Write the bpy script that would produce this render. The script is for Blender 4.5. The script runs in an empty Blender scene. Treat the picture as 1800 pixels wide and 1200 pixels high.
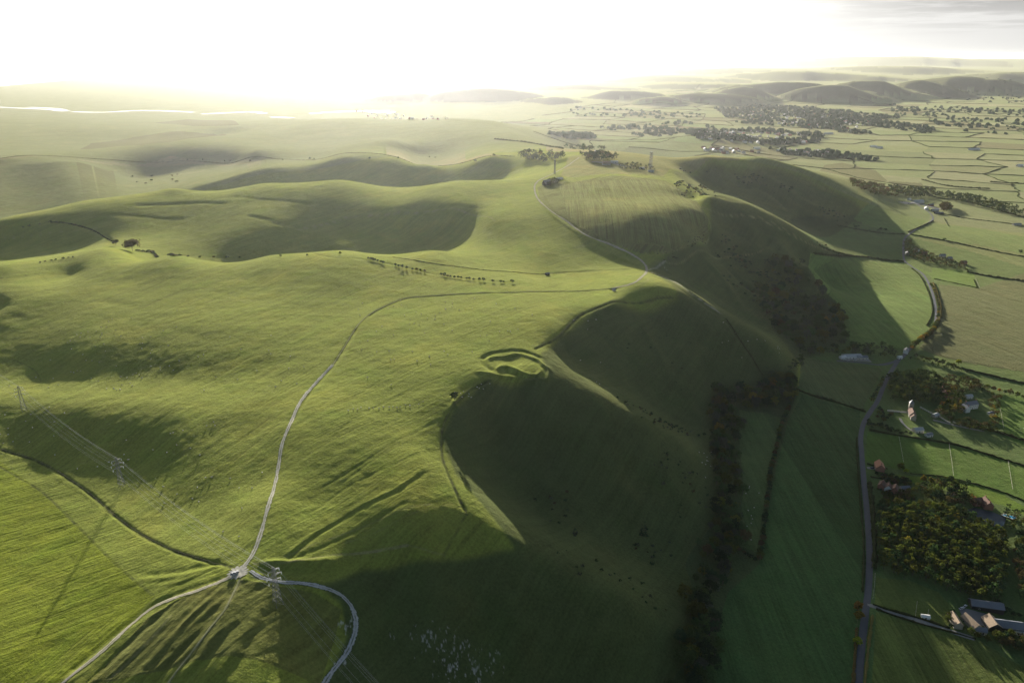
import math, numpy as np
# ---------------------------------------------------------------- camera and survey helpers
F = 1300.0; TH = math.radians(21.15); CAMZ = 470.0
CT, ST = math.cos(TH), math.sin(TH)
def ray(px, py):
    yu = (600.0 - py) / F
    return ((px - 900.0) / F, CT + yu * ST, -ST + yu * CT)
def at_h(px, py, h):
    x, y, z = ray(px, py); t = (h - CAMZ) / z
    return x * t, y * t, h
def at_r(px, r, h):        # a hidden point: bearing of pixel column px, r metres out
    x = (px - 900.0) / (F / CT) * 1.0
    a = math.atan2((px - 900.0) / F, CT)
    return r * math.sin(a), r * math.cos(a), h
def parse(s):
    return [tuple(float(v) for v in t.split()) for t in s.replace('\n', ';').split(';') if t.strip()]
# spot heights (column, row, metres) read off ridges, rims, slopes and valley floors
SPOTS = '''
425 1000 172; 470 880 176; 500 760 181; 560 690 184; 600 620 186; 640 570 188; 720 520 188; 900 513 186; 1075 508 180; 1137 475 168
900 640 186.5; 900 662 186; 945 662 185.5; 868 652 186.5; 850 625 187; 950 620 186; 700 700 183; 750 800 176; 650 850 176; 600 950 169; 720 960 164; 600 800 181; 560 880 174
250 960 155; 350 980 165; 100 840 141; 200 900 149; 300 940 158; 0 790 135
0 850 134; 0 1000 135; 0 1200 140; 150 1000 148; 100 1150 146; 250 1060 157; 130 1200 150; 330 1050 166; 300 1200 159; 440 1080 169; 420 1200 163
500 1020 168; 560 1040 163; 610 1070 153; 622 1110 146; 570 1200 137; 500 1150 157; 650 1010 157
300 448 187
190 437 181
0 468 177
480 449 187; 600 441 188; 600 520 189; 760 440 185; 760 480 187
850 470 180; 900 490 183; 950 480 172; 1000 482 171
860 415 180; 870 440 176; 800 430 155; 960 440 180; 1010 400 192; 1060 425 183; 1110 447 174; 960 370 201; 940 325 206
300 425 150; 420 441 146; 300 400 156; 300 370 172; 300 345 185; 300 331 192; 460 420 156; 460 390 172; 460 350 190; 460 323 199
240 341 188; 150 352 183; 0 386 168; 0 400 160; 100 395 165; 0 430 138; 130 430 142; 60 415 150; 0 452 130
600 430 146; 600 405 155; 600 380 171; 600 350 190; 600 316 203; 700 428 146; 700 405 155; 700 375 180; 700 345 195; 800 410 159; 800 380 185; 860 385 193; 860 350 202; 800 318 206; 900 316 207
980 318 210; 1010 285 215; 1050 285 217; 1090 295 213; 1150 297 206; 1180 310 199; 1050 330 212; 1100 350 210; 1150 400 199; 1100 400 203; 1050 380 207; 1220 350 191; 1245 385 185; 1225 425 175; 1150 440 178; 1190 435 176
1200 515 168; 1230 530 157; 1270 553 140; 1310 583 124; 1350 612 108; 1400 630 74
1195 523 168; 1150 516 175; 1100 517 180; 1050 527 182.5; 1005 556 184.5; 965 588 186; 930 604 187; 742 742 180; 742 800 178; 785 692 184; 760 850 174; 1050 540 183; 985 590 184; 940 612 186; 1080 532 183
1100 560 142; 1000 620 146; 1150 570 136; 1060 650 124; 1120 690 104; 1180 735 90; 1250 762 78; 1200 560 138; 1250 610 116; 1200 640 108; 1250 680 88; 1300 640 96; 1340 665 80; 1280 690 78
960 650 184; 1010 685 170; 1050 710 159; 1120 742 139; 1190 772 114; 1255 798 82
860 668 184; 800 720 179; 775 760 176; 778 810 172; 820 880 165; 870 930 155; 915 970 144; 1000 1015 128; 1100 1055 108; 1190 1100 82
900 700 162; 870 760 141; 950 800 118; 1050 870 97; 1150 940 82; 1230 1000 72; 1000 740 138; 1100 790 108; 1200 840 84; 850 800 149; 1100 980 92; 950 900 118; 1050 940 104
700 1030 149; 600 1110 146; 700 1180 119; 850 1080 116; 950 1100 106; 850 1180 94; 1000 1200 84; 1100 1150 82; 1200 1200 69; 760 1100 127; 680 1120 135
1250 440 146; 1200 470 140; 1340 440 126; 1300 480 104; 1250 510 112; 1350 530 76; 1400 490 86; 1420 540 68; 1400 580 68; 1300 560 92
1190 335 202; 1240 345 200; 1300 378 170; 1350 395 152; 1400 417 124; 1455 437 84; 1300 410 140; 1350 430 118; 1400 450 86
1180 296 203; 1250 287 195; 1290 284 188; 1340 287 178; 1400 300 160; 1450 318 134; 1490 340 104; 1530 368 76; 1560 400 60
1240 310 160; 1300 320 142; 1350 340 120; 1400 360 96; 1450 385 74; 1500 395 64; 1300 350 122; 1380 390 86; 1450 350 100; 1500 370 80; 1400 330 128
1340 275 176; 1400 285 150; 1460 305 110; 1540 335 64
1500 430 58; 1600 400 56; 1500 480 60; 1450 500 63; 1550 540 57; 1600 600 55; 1480 600 62; 1450 660 66; 1550 700 58; 1650 520 50; 1750 600 48; 1800 500 44; 1800 420 42; 1700 420 48; 1600 370 50; 1700 700 50; 1800 700 46
1350 720 72; 1300 800 71; 1380 850 66; 1280 900 70; 1400 1000 62; 1300 1100 64; 1300 1200 62; 1400 1200 59; 1500 900 58; 1500 1100 57; 1510 1200 56; 1600 850 54; 1700 950 52; 1800 1000 48; 1650 1100 52; 1800 1200 46; 1600 1200 52; 1800 800 46
900 270 195; 850 275 190; 960 262 205; 1100 268 205; 700 277 182; 600 279 178; 450 283 172; 300 284 166; 150 285 160; 0 281 152
0 290 142; 0 305 130; 0 325 104; 0 350 80; 100 330 94; 200 310 106; 150 300 138; 300 320 103; 450 310 112; 300 293 158; 450 292 158; 600 303 132; 600 290 165; 750 300 140; 750 288 172; 860 300 168; 860 285 188
900 255 186; 870 245 172; 900 233 168; 700 250 158; 850 265 178; 600 262 140; 450 266 134; 250 257 125; 350 262 128; 150 268 120; 50 270 115
700 243 132; 600 252 110; 500 255 105; 700 215 128; 600 212 118; 800 210 138; 880 215 150; 500 225 110; 400 235 100
380 240 62; 250 245 60; 300 232 90; 420 222 95; 150 262 66; 150 225 70; 0 235 66; 0 260 80; 0 212 40; 200 210 30; 400 210 30
0 190 6; 120 195 4; 300 198 3; 470 200 3; 530 206 3; 650 205 3; 750 208 3; 850 214 6
0 165 8; 150 160 8; 300 160 8; 450 170 5
950 225 40; 1050 240 30; 1000 215 8; 1100 225 10; 1200 215 12; 1150 245 40; 1220 238 75; 1300 252 50; 1340 268 30; 1100 252 60; 1200 262 50; 1250 270 60
1300 230 10; 1400 250 12; 1500 270 15; 1600 300 25; 1700 330 32; 1800 350 36; 1400 215 10; 1500 220 12; 1600 240 15; 1700 260 20; 1800 280 24; 1500 300 30; 1600 340 42
1300 200 12; 1400 205 12; 1550 205 14; 1700 210 16; 1800 220 18; 1150 205 10; 1000 200 10; 1200 195 14
760 184 20; 1120 188 20
1520 190 15
1700 180 15; 1800 190 15; 1600 185 15; 1800 160 25; 1750 165 20
600 165 20; 900 140 30; 1100 140 30; 1250 140 30; 700 135 20
'''
# far hill fronts: column, foot row, foot height, crest row, rise per metre
RUNS = '''
800 192 12 180 .03; 930 194 14 180 .03; 1060 205 12 190 .03; 1180 196 12 180 .03
1330 187 14 180 .02; 1500 176 15 168 .02; 1620 166 12 160 .02
'''
# slope walks up a column: column, start row, start height, then row/slope pairs
WALK = '''
0 790 135 740 .10 700 .10 662 -.05 622 .13 590 .12 550 .11 520 .08 490 .04
75 820 138 760 .10 708 .11 664 -.05 628 .145 560 .09 490 .03
150 850 144 790 .08 712 .125 664 -.05 630 .145 560 .08 500 .04 470 .02
225 870 150 800 .08 715 .12 664 -.05 632 .145 560 .07 490 .03 460 .01
300 900 156 830 .06 718 .12 662 -.04 630 .14 560 .07 490 .03
375 900 164 830 .05 730 .09 660 -.02 630 .14 560 .06 490 .03
450 850 171 760 .06 700 .04 655 -.02 625 .11 560 .05 500 .02
'''
def walk(t):
    px, py, h = t[:3]; x, y, _ = at_h(px, py, h); r0 = math.hypot(x, y); out = [(px, py, h)]
    for y1, sl in zip(t[3::2], t[4::2]):
        a, b, c = ray(px, y1); k = -c/math.hypot(a, b); h1 = (h - sl*r0 + sl*CAMZ/k)/(1 + sl/k); r0 = (CAMZ-h1)/k; h = h1; out.append((px, y1, h))
    return out
# hidden ground: column, distance, metres
HID = '''
300 1290 120; 450 1310 124; 600 1300 130; 700 1280 138; 150 1240 112; 760 1230 150; 0 1150 118
0 1900 90; 150 2020 85; 300 2060 88; 450 2080 95; 600 2080 108; 750 2060 125; 900 2030 170
450 3000 70; 600 2950 80; 750 2900 100; 300 3000 60
1300 1500 95; 1400 1420 66; 1250 1480 125; 1350 1500 78
1400 2050 60; 1300 2250 80; 1450 1900 58; 1500 1850 52; 1200 2500 70; 1100 2700 90; 1050 3300 40; 1000 3600 40
1600 16000 30; 1500 17000 40; 1700 20000 20; 1800 20000 20; 1300 15000 60; 900 17000 90; 1050 22000 60; 700 20000 10; 400 20000 2; 0 17000 2; 200 26000 2
1480 30000 60; 1800 30000 60; 1200 30000 60; 1000 35000 90; 600 30000 10; 1480 22000 60; 1650 20000 40; 1300 21000 60
'''
BACK = [(a, r, h) for a, hs in ((-55, (90,100,120,130,120,90,5,2)), (-45, (100,110,130,150,140,95,5,2)),(45,(55,50,48,45,40,30,20,20)),(55,(60,60,55,50,40,30,20,20)))
        for r, h in zip((150,300,600,1100,2000,4000,9000,25000), hs)] + [(0,90,160),(20,90,110),(-20,90,150),(40,90,70),(-40,90,120),(0,180,165),(-20,200,150),(20,200,110),(30,250,75)]
def run(px, y0, h0, y1, s):
    x, y, _ = at_h(px, y0, h0); r0 = math.hypot(x, y)
    a, b, c = ray(px, y1); k = -c / math.hypot(a, b)
    return px, y1, (h0 - s*r0 + s*CAMZ/k) / (1 + s/k)
RN = parse(RUNS)
pix = parse(SPOTS) + [(p[0], p[1], p[2]) for p in RN] + [run(*p) for p in RN] + [q for t in parse(WALK) for q in walk(t)]
ctl = [at_h(*p) for p in pix] + [at_r(*p) for p in parse(HID)] + \
      [(r*math.sin(math.radians(a)), r*math.cos(math.radians(a)), h) for a, r, h in BACK]
ctl = np.array(ctl)
# relax: no slope between neighbouring spots steeper than the chalk scarp really is; the lower spot slides up its line of sight
npt = len(pix); nh = npt + len(parse(HID))
lim = np.where(np.arange(len(ctl)) < npt, 0.72, 0.42)
for it in range(60):
    D = np.hypot(ctl[:,0,None]-ctl[:,0], ctl[:,1,None]-ctl[:,1]) + np.eye(len(ctl))*1e9
    S = (ctl[:,2][None,:] - ctl[:,2][:,None]) / np.maximum(D, 4)      # how far j stands above i
    S = np.where(D < 160 + 0.05*ctl[:,1][None,:], S, 0)
    j = S.argmax(1); worst = S.max(1); over = worst - lim; over[nh:] = 0
    idx = np.where(over > 0)[0]
    if len(idx) == 0: break
    for i in idx:
        d = D[i, j[i]]
        nz = ctl[i,2] + min(0.35*over[i]*d, 6)
        if i < npt:
            k = (nz - CAMZ) / (ctl[i,2] - CAMZ); ctl[i,:2] *= k
        ctl[i,2] = nz
KV = 0.62
def uv(x, y):
    return np.arctan2(x, y), KV * np.log(np.hypot(x, y))
cu, cv = uv(ctl[:,0], ctl[:,1])
def phi(d2):
    return 0.5 * d2 * np.log(d2 + 1e-12)
def fit(lam=2e-5):
    n = len(cu)
    K = phi((cu[:,None]-cu)**2 + (cv[:,None]-cv)**2) + lam*np.eye(n)
    P = np.stack([np.ones(n), cu, cv], 1)
    A = np.block([[K, P], [P.T, np.zeros((3,3))]])
    return np.linalg.solve(A, np.concatenate([ctl[:,2], np.zeros(3)]))
W = fit()
def base_height(u, v):
    out = np.empty(u.shape); U = u.ravel(); V = v.ravel(); o = out.ravel()
    for i in range(0, len(U), 20000):
        a = U[i:i+20000, None]; b = V[i:i+20000, None]
        o[i:i+20000] = phi((a-cu)**2 + (b-cv)**2) @ W[:-3] + W[-3] + W[-2]*a[:,0] + W[-1]*b[:,0]
    return o.reshape(u.shape)
SHEEN = .11; VEIL0 = 5.4; VEIL1 = 3.5; SKY = .05; HDEN = 1.05e-5; HANI = .75; EXPO = 1.38; AUP = 16; AUR = 20
import bpy, random
from mathutils import Vector, Matrix
rng = np.random.default_rng(7); random.seed(7)
sc = bpy.context.scene; COL = sc.collection
DEG = math.radians

# ---------------------------------------------------------------- noise
def lattice(ix, iy, seed):
    n = (ix.astype(np.int64)*374761393 + iy.astype(np.int64)*668265263 + seed*982451653) & 0xffffffff
    n = ((n ^ (n >> 13)) * 1274126177) & 0xffffffff
    return ((n ^ (n >> 16)) & 0xffffff) / 8388607.5 - 1.0
def vnoise(x, y, seed=0):
    ix = np.floor(x); iy = np.floor(y); fx = x-ix; fy = y-iy
    fx = fx*fx*fx*(fx*(fx*6-15)+10); fy = fy*fy*fy*(fy*(fy*6-15)+10)
    a = lattice(ix, iy, seed); b = lattice(ix+1, iy, seed); c = lattice(ix, iy+1, seed); d = lattice(ix+1, iy+1, seed)
    return (a*(1-fx)+b*fx)*(1-fy) + (c*(1-fx)+d*fx)*fy

# ---------------------------------------------------------------- the ground grid (finer where the ground is near)
QF = 1.0
az_in = np.arange(-39.5, 39.51, 0.056*QF)
AZ = np.radians(np.concatenate([np.arange(-58, -40, 1.5), az_in, np.arange(41, 58.1, 1.5)]))
def rows_at(p0, p1, st, h): return (CAMZ-h)/np.tan(TH+np.arctan((np.arange(p0, p1, -st)-600)/F))
r1 = rows_at(1300, 300, 1.25*QF, 130); r2 = rows_at(300, 101, .55*QF, 60); r2 = r2[r2 > r1[-1]*1.001]
R = np.concatenate([[30, 60, 100, 140, 180, 210, 235], r1[r1 > 245], r2, [60000, 90000]]); R = R[(R < 45000) | (R >= 60000)]
LR = np.log(R); na, nr = len(AZ), len(R)
def coarse(arr, k):
    idx = list(range(0, len(arr), k))
    if idx[-1] != len(arr)-1: idx.append(len(arr)-1)
    return arr[idx]
ca, cl = coarse(AZ, 6), coarse(LR, 4)
HC = base_height(*np.meshgrid(ca, KV*cl, indexing='ij'))
def cub(xs, ys, xq):             # natural cubic spline along axis 0
    n = len(xs); h = np.diff(xs); A = np.zeros((n, n)); B = np.zeros_like(ys)
    A[0,0] = A[-1,-1] = 1
    i = np.arange(1, n-1)
    A[i,i-1] = h[:-1]; A[i,i] = 2*(h[:-1]+h[1:]); A[i,i+1] = h[1:]
    dy = np.diff(ys, axis=0)/h[:,None]; B[1:-1] = 3*(dy[1:]-dy[:-1])
    c = np.linalg.solve(A, B); k = np.clip(np.searchsorted(xs, xq)-1, 0, n-2); t = (xq-xs[k])[:,None]; hk = h[k][:,None]
    b = (ys[k+1]-ys[k])/hk - hk*(2*c[k]+c[k+1])/3; d = (c[k+1]-c[k])/(3*hk)
    return ys[k] + b*t + c[k]*t*t + d*t**3
H = cub(cl, cub(ca, HC, AZ).T, LR).T.copy()
UA, RR = np.meshgrid(AZ, R, indexing='ij')
GX = RR*np.sin(UA); GY = RR*np.cos(UA)
far = RR > 50000; H[far] = 20
def Hat(x, y):
    a = math.atan2(x, y); l = math.log(math.hypot(x, y))
    i = min(max(int(np.searchsorted(AZ, a))-1, 0), na-2); j = min(max(int(np.searchsorted(LR, l))-1, 0), nr-2)
    u = min(max((a-AZ[i])/(AZ[i+1]-AZ[i]), 0), 1); v = min(max((math.exp(l)-R[j])/(R[j+1]-R[j]), 0), 1)
    return (H[i,j]*(1-u)+H[i+1,j]*u)*(1-v) + (H[i,j+1]*(1-u)+H[i+1,j+1]*u)*v
def P(px, py):                   # survey: where the sight line of a pixel first meets the ground
    x, y, z = ray(px, py); a = math.atan2(x, y); k = z/math.hypot(x, y)
    i = min(max(int(np.searchsorted(AZ, a))-1, 0), na-2); u = (a-AZ[i])/(AZ[i+1]-AZ[i])
    hh = H[i]*(1-u)+H[i+1]*u; d = CAMZ + k*R - hh
    w = np.where(d[5:] < 0)[0]
    if len(w) == 0: j = nr-3; r = R[j]
    else:
        j = w[0]+5; t = d[j-1]/(d[j-1]-d[j]) if d[j-1] > 0 else 0; r = R[j-1]+(R[j]-R[j-1])*t
    X, Y = r*math.sin(a), r*math.cos(a)
    return X, Y, Hat(X, Y)
def pts(s): 
    v = [float(q) for q in s.replace(',', ' ').split()]; return list(zip(v[::2], v[1::2]))
def line(s, dens=1):             # pixel polyline -> smooth ground polyline
    p = np.array([P(*q)[:2] for q in pts(s)])
    return p
def smooth(p, step):
    p = np.asarray(p, float); out = []
    n = len(p)
    for i in range(n-1):
        a = p[max(i-1,0)]; b = p[i]; c = p[i+1]; d = p[min(i+2,n-1)]; m = max(1, int(np.linalg.norm(c-b)/step))
        for k in range(m):
            t = k/m; out.append(0.5*((2*b)+(-a+c)*t+(2*a-5*b+4*c-d)*t*t+(-a+3*b-3*c+d)*t**3))
    out.append(p[-1]); return np.array(out)
def dist_line(p, pad):           # grid nodes near a polyline and their distance to it
    p = np.asarray(p)
    rr = np.hypot(p[:,0], p[:,1]); aa = np.arctan2(p[:,0], p[:,1])
    i0 = np.searchsorted(AZ, aa.min()-pad/rr.min()); i1 = np.searchsorted(AZ, aa.max()+pad/rr.min()); j0 = np.searchsorted(R, rr.min()-pad); j1 = np.searchsorted(R, rr.max()+pad)
    X = GX[i0:i1, j0:j1]; Y = GY[i0:i1, j0:j1]; D = np.full(X.shape, 1e9); S = np.zeros(X.shape)
    for a, b in zip(p[:-1], p[1:]):
        e = b-a; L2 = e@e+1e-9
        x0, x1, y0, y1 = min(a[0],b[0])-pad, max(a[0],b[0])+pad, min(a[1],b[1])-pad, max(a[1],b[1])+pad
        m = (X > x0) & (X < x1) & (Y > y0) & (Y < y1)
        if not m.any(): continue
        xm = X[m]-a[0]; ym = Y[m]-a[1]; t = np.clip((xm*e[0]+ym*e[1])/L2, 0, 1)
        d = np.hypot(xm-t*e[0], ym-t*e[1]); old = D[m]; sg = np.sign(xm*e[1]-ym*e[0]); k = d < old
        old[k] = d[k]; D[m] = old; so = S[m]; so[k] = sg[k]; S[m] = so
    return slice(i0,i1), slice(j0,j1), D, S
# ---------------------------------------------------------------- earthworks, banks, ditches, hollow ways: (width, height, pixels, far-side step)
FEAT = [
 (2.2,-2.6,'845 632 855 624 867 620 885 618 900 616 920 617 937 622 955 632'), (2.2,2.5,'853 633 870 629 890 628 903 625 915 624 930 628 948 636 960 650'),
 (2.2,2.6,'872 652 880 646 892 645 903 648 915 655 930 661 945 662 952 655 950 645'), (2.0,-1.6,'884 652 900 655 918 663 938 668'),
 (1.8,1.8,'835 653 850 655 863 657 880 661 893 664'), (1.6,-1.3,'835 656 850 658 863 661 885 665'), (2.2,2.4,'893 664 915 668 933 671 955 671 963 667 965 655 962 643'),
 (4.0,2.4,'862 637 876 635'), (3.0,1.3,'868 645 890 640 900 640'), (2.4,-1.6,'845 632 850 640 862 648 872 652'),
 (1.5,-1.3,'1195 523 1150 526 1100 532 1050 541 1020 555 1000 573 985 590 960 605 938 615'),
 (1.5,-1.2,'862 668 840 678 815 695 798 712 785 735 777 760 776 790 780 815 795 850 808 880 820 903'),
 (1.6,1.5,'790 722 797 712 812 697 835 681'), (2.0,1.6,'795 700 800 712 806 722'),
 (1.4,-1.2,'0 790 40 802 80 818 120 842 160 870 200 905 240 935 290 962 340 980 412 1000'), (1.3,.35,'0 793 40 806 80 822 120 846 160 875 200 910 240 940 290 966 340 984 412 1004'),
 (2.2,-2.4,'110 1192 160 1150 200 1116 240 1085 275 1058 310 1043 350 1030 400 1012'), (1.6,.8,'110 1208 160 1172 230 1104 300 1060 380 1032'),
 (2.6,-2.2,'240 1012 270 1010 310 1004 350 996 400 985'), (2.4,1.6,'245 1018 290 1016 340 1007 400 994'), (2.0,-1.0,'300 1035 330 1022 360 1008 385 996'),(1.8,.9,'250 1030 300 1026 350 1012 400 1000'),
 (2.5,1.6,'300 1080 310 1060 325 1045'), (3.0,-2.6,'160 1195 205 1150 250 1105 290 1072'), (2.2,1.6,'180 1200 230 1152 275 1108 300 1082'),
 (3.0,-3.0,'265 1200 310 1150 350 1110 380 1070 395 1050'), (2.2,1.8,'230 1200 270 1155 320 1100 355 1060'),
 (3.0,-2.6,'330 1200 370 1150 410 1105 440 1060'), (2.4,2.0,'310 1200 350 1155 385 1105 405 1060 420 1025'), (3.0,-2.4,'400 1200 420 1160 455 1110 480 1070'), (2.4,1.6,'375 1200 405 1150 440 1100 470 1055'),
 (2.4,2.2,'430 1030 460 1024 500 1028 540 1034 575 1046'), (2.6,-2.2,'450 1000 480 1002 530 1004 580 1010 620 1010'), (2.4,1.8,'450 992 500 990 550 988 600 986'),
 (1.6,1.5,'445 1008 480 1018 530 1018 570 1026 600 1036 622 1054 634 1082 632 1112'),
 (3.0,-2.4,'470 1200 500 1150 520 1110 530 1075'),
 (1.6,-.55,'500 985 560 940 640 890 700 862 755 828'), (1.5,.35,'500 978 560 932 640 884 700 856 750 820'), (1.4,-.4,'480 1000 560 965 640 925 720 880'), (1.3,-.35,'560 862 640 812 720 762 780 735'), (1.3,-.3,'590 760 660 715 730 680 800 655'), (1.3,-.3,'620 700 700 650 780 630 850 612'),
 (1.2,-.3,'600 850 680 790 760 742'),(1.2,-.3,'540 905 620 850 700 812 760 790'),
 (4.5,-3.2,'230 362 290 359 350 356 400 358'), (4,-1.2,'400 345 480 352 560 360'), (4,-2.6,'432 378 460 384 482 388'), (4,-2.2,'470 390 500 396 540 402'), (4,-1.6,'500 352 550 362'), (4,2.0,'540 402 600 385 650 377 720 373 800 368'),(4,-1.5,'640 375 720 368 800 362 850 366'),
 (4,-1.6,'160 378 240 380 330 384'), (5,-1.6,'590 370 640 372'),
 (7,-1.0,'165 525 200 532 240 540'), (7,-.8,'310 580 340 590 370 600'), (8,-1.2,'0 552 30 560 60 566'),
 (2.5,1.4,'940 330 960 368 1008 404 1060 432 1125 468'), (2.0,-1.4,'948 330 968 366 1014 400 1064 427 1128 462'),
 (2.0,-1.3,'627 576 612 600 590 636 560 670 532 708 512 745'), (1.6,-1.0,'1070 508 1000 513 900 515 800 518 720 524 680 538 648 557'),
 (2.5,-3.5,'1070 509 1078 508 1088 508'),(3,2.0,'1140 460 1158 463 1170 470'), (3,-3,'1145 468 1165 474 1185 486'),
 (3,-4,'1135 446 1160 442 1180 437 1195 430'), (3,-3,'1240 395 1248 412 1240 425'),
 (2.5,1.6,'1165 462 1200 461 1280 452 1335 444'), (2.2,1.4,'1248 385 1290 405 1335 437'),
 (3,2.4,'1140 478 1180 493 1210 512 1240 533 1268 551'), (2.0,-1.6,'1145 484 1183 500 1212 519 1242 541 1268 557'), (2.0,-1.6,'1272 560 1295 592 1320 627 1340 660'),
 (2.2,-1.6,'965 480 1000 478 1060 475 1110 473'), (2,-1.0,'240 441 300 448 380 452 460 452 560 448 640 456 720 472 800 488 900 497'),
 (3,-1.6,'0 395 60 392 110 392 150 400 185 416 200 424'),
 (6,-4,'945 765 960 800 985 840'),(6,3,'930 840 1000 880 1060 910'), (7,-4,'1080 810 1120 850 1180 900'), (7,3,'1150 800 1180 850 1220 900'),(6,-3,'1040 575 1080 610 1130 650'),(6,2.5,'1120 560 1150 610 1180 660'),(6,-3,'700 1040 720 1090 760 1140'),(6,3,'860 1020 900 1080 960 1140'),
 (7,-5,'1280 470 1310 500 1340 520'),(7,4,'1230 450 1270 490 1300 540'),(9,-6,'1270 310 1330 330 1390 370'),(9,5,'1330 300 1390 340 1450 370'),(9,-5,'1210 320 1240 340 1280 350'),
]
for w, hgt, s in FEAT:
    if max(q[1] for q in pts(s)) > 1240: continue
    p = smooth(line(s), 12); a, b, D, S = dist_line(p, 4*w+3)
    e0 = np.hypot(GX[a,b]-p[0,0], GY[a,b]-p[0,1]); e1 = np.hypot(GX[a,b]-p[-1,0], GY[a,b]-p[-1,1])
    tap = np.clip(np.minimum(e0, e1)/(3*w), .15, 1)
    sink = hgt*0.8 if abs(hgt) < 3.5 else hgt
    y_ = pts(s)[len(pts(s))//2]
    if y_[1] > 990 and y_[0] < 640: sink *= .36
    H[a,b] += sink*tap*np.exp(-(D/w)**2/1.4)*(1+.25*vnoise(GX[a,b]/14, GY[a,b]/14, 3))
# rough ground: soil creep, tussocks, sheep paths; finer than the mesh is left to the material
near = np.clip(1.3-RR/2600, 0, 1)
hill = np.clip((H-62)/30, 0, 1)
H += near*(.18*vnoise(GX/9, GY/9, 11) + .10*vnoise(GX/4.1, GY/4.1, 12))*(.35+.65*hill)
H += hill*(.6*vnoise(GX/80, GY/80, 13) + .32*vnoise(GX/31, GY/31, 14))*np.clip(RR/600, .4, 1)
for px, py, r_, hw, fr in [(740,166,8200,60,450),(860,157,8000,75,420),(962,172,7600,55,350),(1000,150,10500,130,600),(1080,160,8200,65,380),(1130,170,7600,45,300),(1205,164,8000,75,380),(1180,147,11000,110,700),(1330,142,9500,95,450),(1405,148,8800,55,350),(1450,141,9800,60,420),(1528,139,10500,45,450),(1592,132,11500,62,650),(1642,138,11500,34,600),(1690,126,15500,90,1200),
  (1050,117,21000,150,2500),(900,130,16000,140,1800),(700,141,12000,110,1100),(1250,121,18500,190,2000),(1480,99,34000,170,4500),(1620,103,36000,200,4500),(1350,126,15000,120,1500),(1150,134,13500,110,1200),(1800,108,36000,150,4000),(620,150,10500,80,900),(1480,116,21000,120,2200),(1260,152,8600,50,380)]:
    k = at_r(px, r_, 0); a0 = math.atan2(k[0], k[1]); yu = (600-py)/F; dp = (ST-yu*CT)/math.hypot((px-900)/F, CT+yu*ST); hp_ = CAMZ-dp*r_
    wob = .012*vnoise(RR/700, UA*30, 61)+.006*vnoise(RR/250, UA*60, 62)
    da = np.abs((UA-a0+wob)*1300/(hw*1.15)); lat_ = np.where(da < 1.6, np.cos(np.clip(da/1.6, 0, 1)*math.pi/2)**1.3, 0); rf = r_-fr*(.35+.65*lat_)*1.0+fr*.2*vnoise(UA*40, RR*0, 63)*lat_
    t_ = np.clip((RR-rf)/fr, 0, 1); t_ = t_*t_*(3-2*t_); bk = np.exp(-np.maximum(RR-r_, 0)/(fr*5)); H[:] = np.maximum(H, np.where(RR < 55000, hp_*lat_*t_*bk, -99))
farh = np.clip((RR-2600)/3000, 0, 1)*np.clip((H-22)/60, 0, 1)*np.clip((60000-RR)/20000, 0, 1)
H += farh*(12*vnoise(GX/850, GY/1300, 15) + 6*vnoise(GX/330, GY/420, 16))
# the ridged turf below the track junction
def ridged(poly, amp, sx, sy, ang, seed):
    m = inpoly(poly); c, s_ = math.cos(ang), math.sin(ang)
    u = GX*c-GY*s_; v = GX*s_+GY*c
    H[m] += (amp*vnoise(u/sx, v/sy, seed))[m]
def inpoly(p):
    p = np.array([P(*q)[:2] for q in pts(p)]) if isinstance(p, str) else np.asarray(p)
    m = np.zeros(GX.shape, bool)
    rr = np.hypot(p[:,0], p[:,1]); aa = np.arctan2(p[:,0], p[:,1])
    i0 = max(np.searchsorted(AZ, aa.min())-1,0); i1 = np.searchsorted(AZ, aa.max())+1
    i = slice(i0, i1); x0,x1,y0,y1 = p[:,0].min(),p[:,0].max(),p[:,1].min(),p[:,1].max()
    X = GX[i]; Y = GY[i]; bb = (X >= x0)&(X <= x1)&(Y >= y0)&(Y <= y1)
    xs = X[bb]; ys = Y[bb]; ins = np.zeros(len(xs), bool)
    for a, b in zip(p, np.roll(p, -1, 0)):
        c = ((a[1] > ys) != (b[1] > ys)) & (xs < (b[0]-a[0])*(ys-a[1])/(b[1]-a[1]+1e-12)+a[0]); ins ^= c
    sub = m[i]; sub[bb] = ins; m[i] = sub
    return m
ridged('150 1200 260 1085 300 1060 400 1022 430 1020 560 1045 600 1070 560 1200', .4, 9, 70, DEG(38), 21)
ridged('150 1200 260 1085 300 1060 400 1022 430 1020 560 1045 600 1070 560 1200', .3, 3.5, 30, DEG(35), 22)
# the sea bed beyond the shore and the river's channel
LAY_ = 0
c0 = np.array(P(-60,158)[:2]); c1 = np.array(P(215,133)[:2]); dv = (c1-c0)/np.linalg.norm(c1-c0)
side = (GX-c0[0])*(-dv[1])+(GY-c0[1])*dv[0]
if ((0-c0[0])*(-dv[1])+(0-c0[1])*dv[0]) > 0: side = -side
sea = (side > 0) & (RR > 5000)
H[sea] = np.minimum(H[sea], 3-side[sea]*.02); H[sea] = np.maximum(H[sea], -12)
H[~sea & (RR > 4500)] = np.maximum(H[~sea & (RR > 4500)], 2.5)

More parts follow.
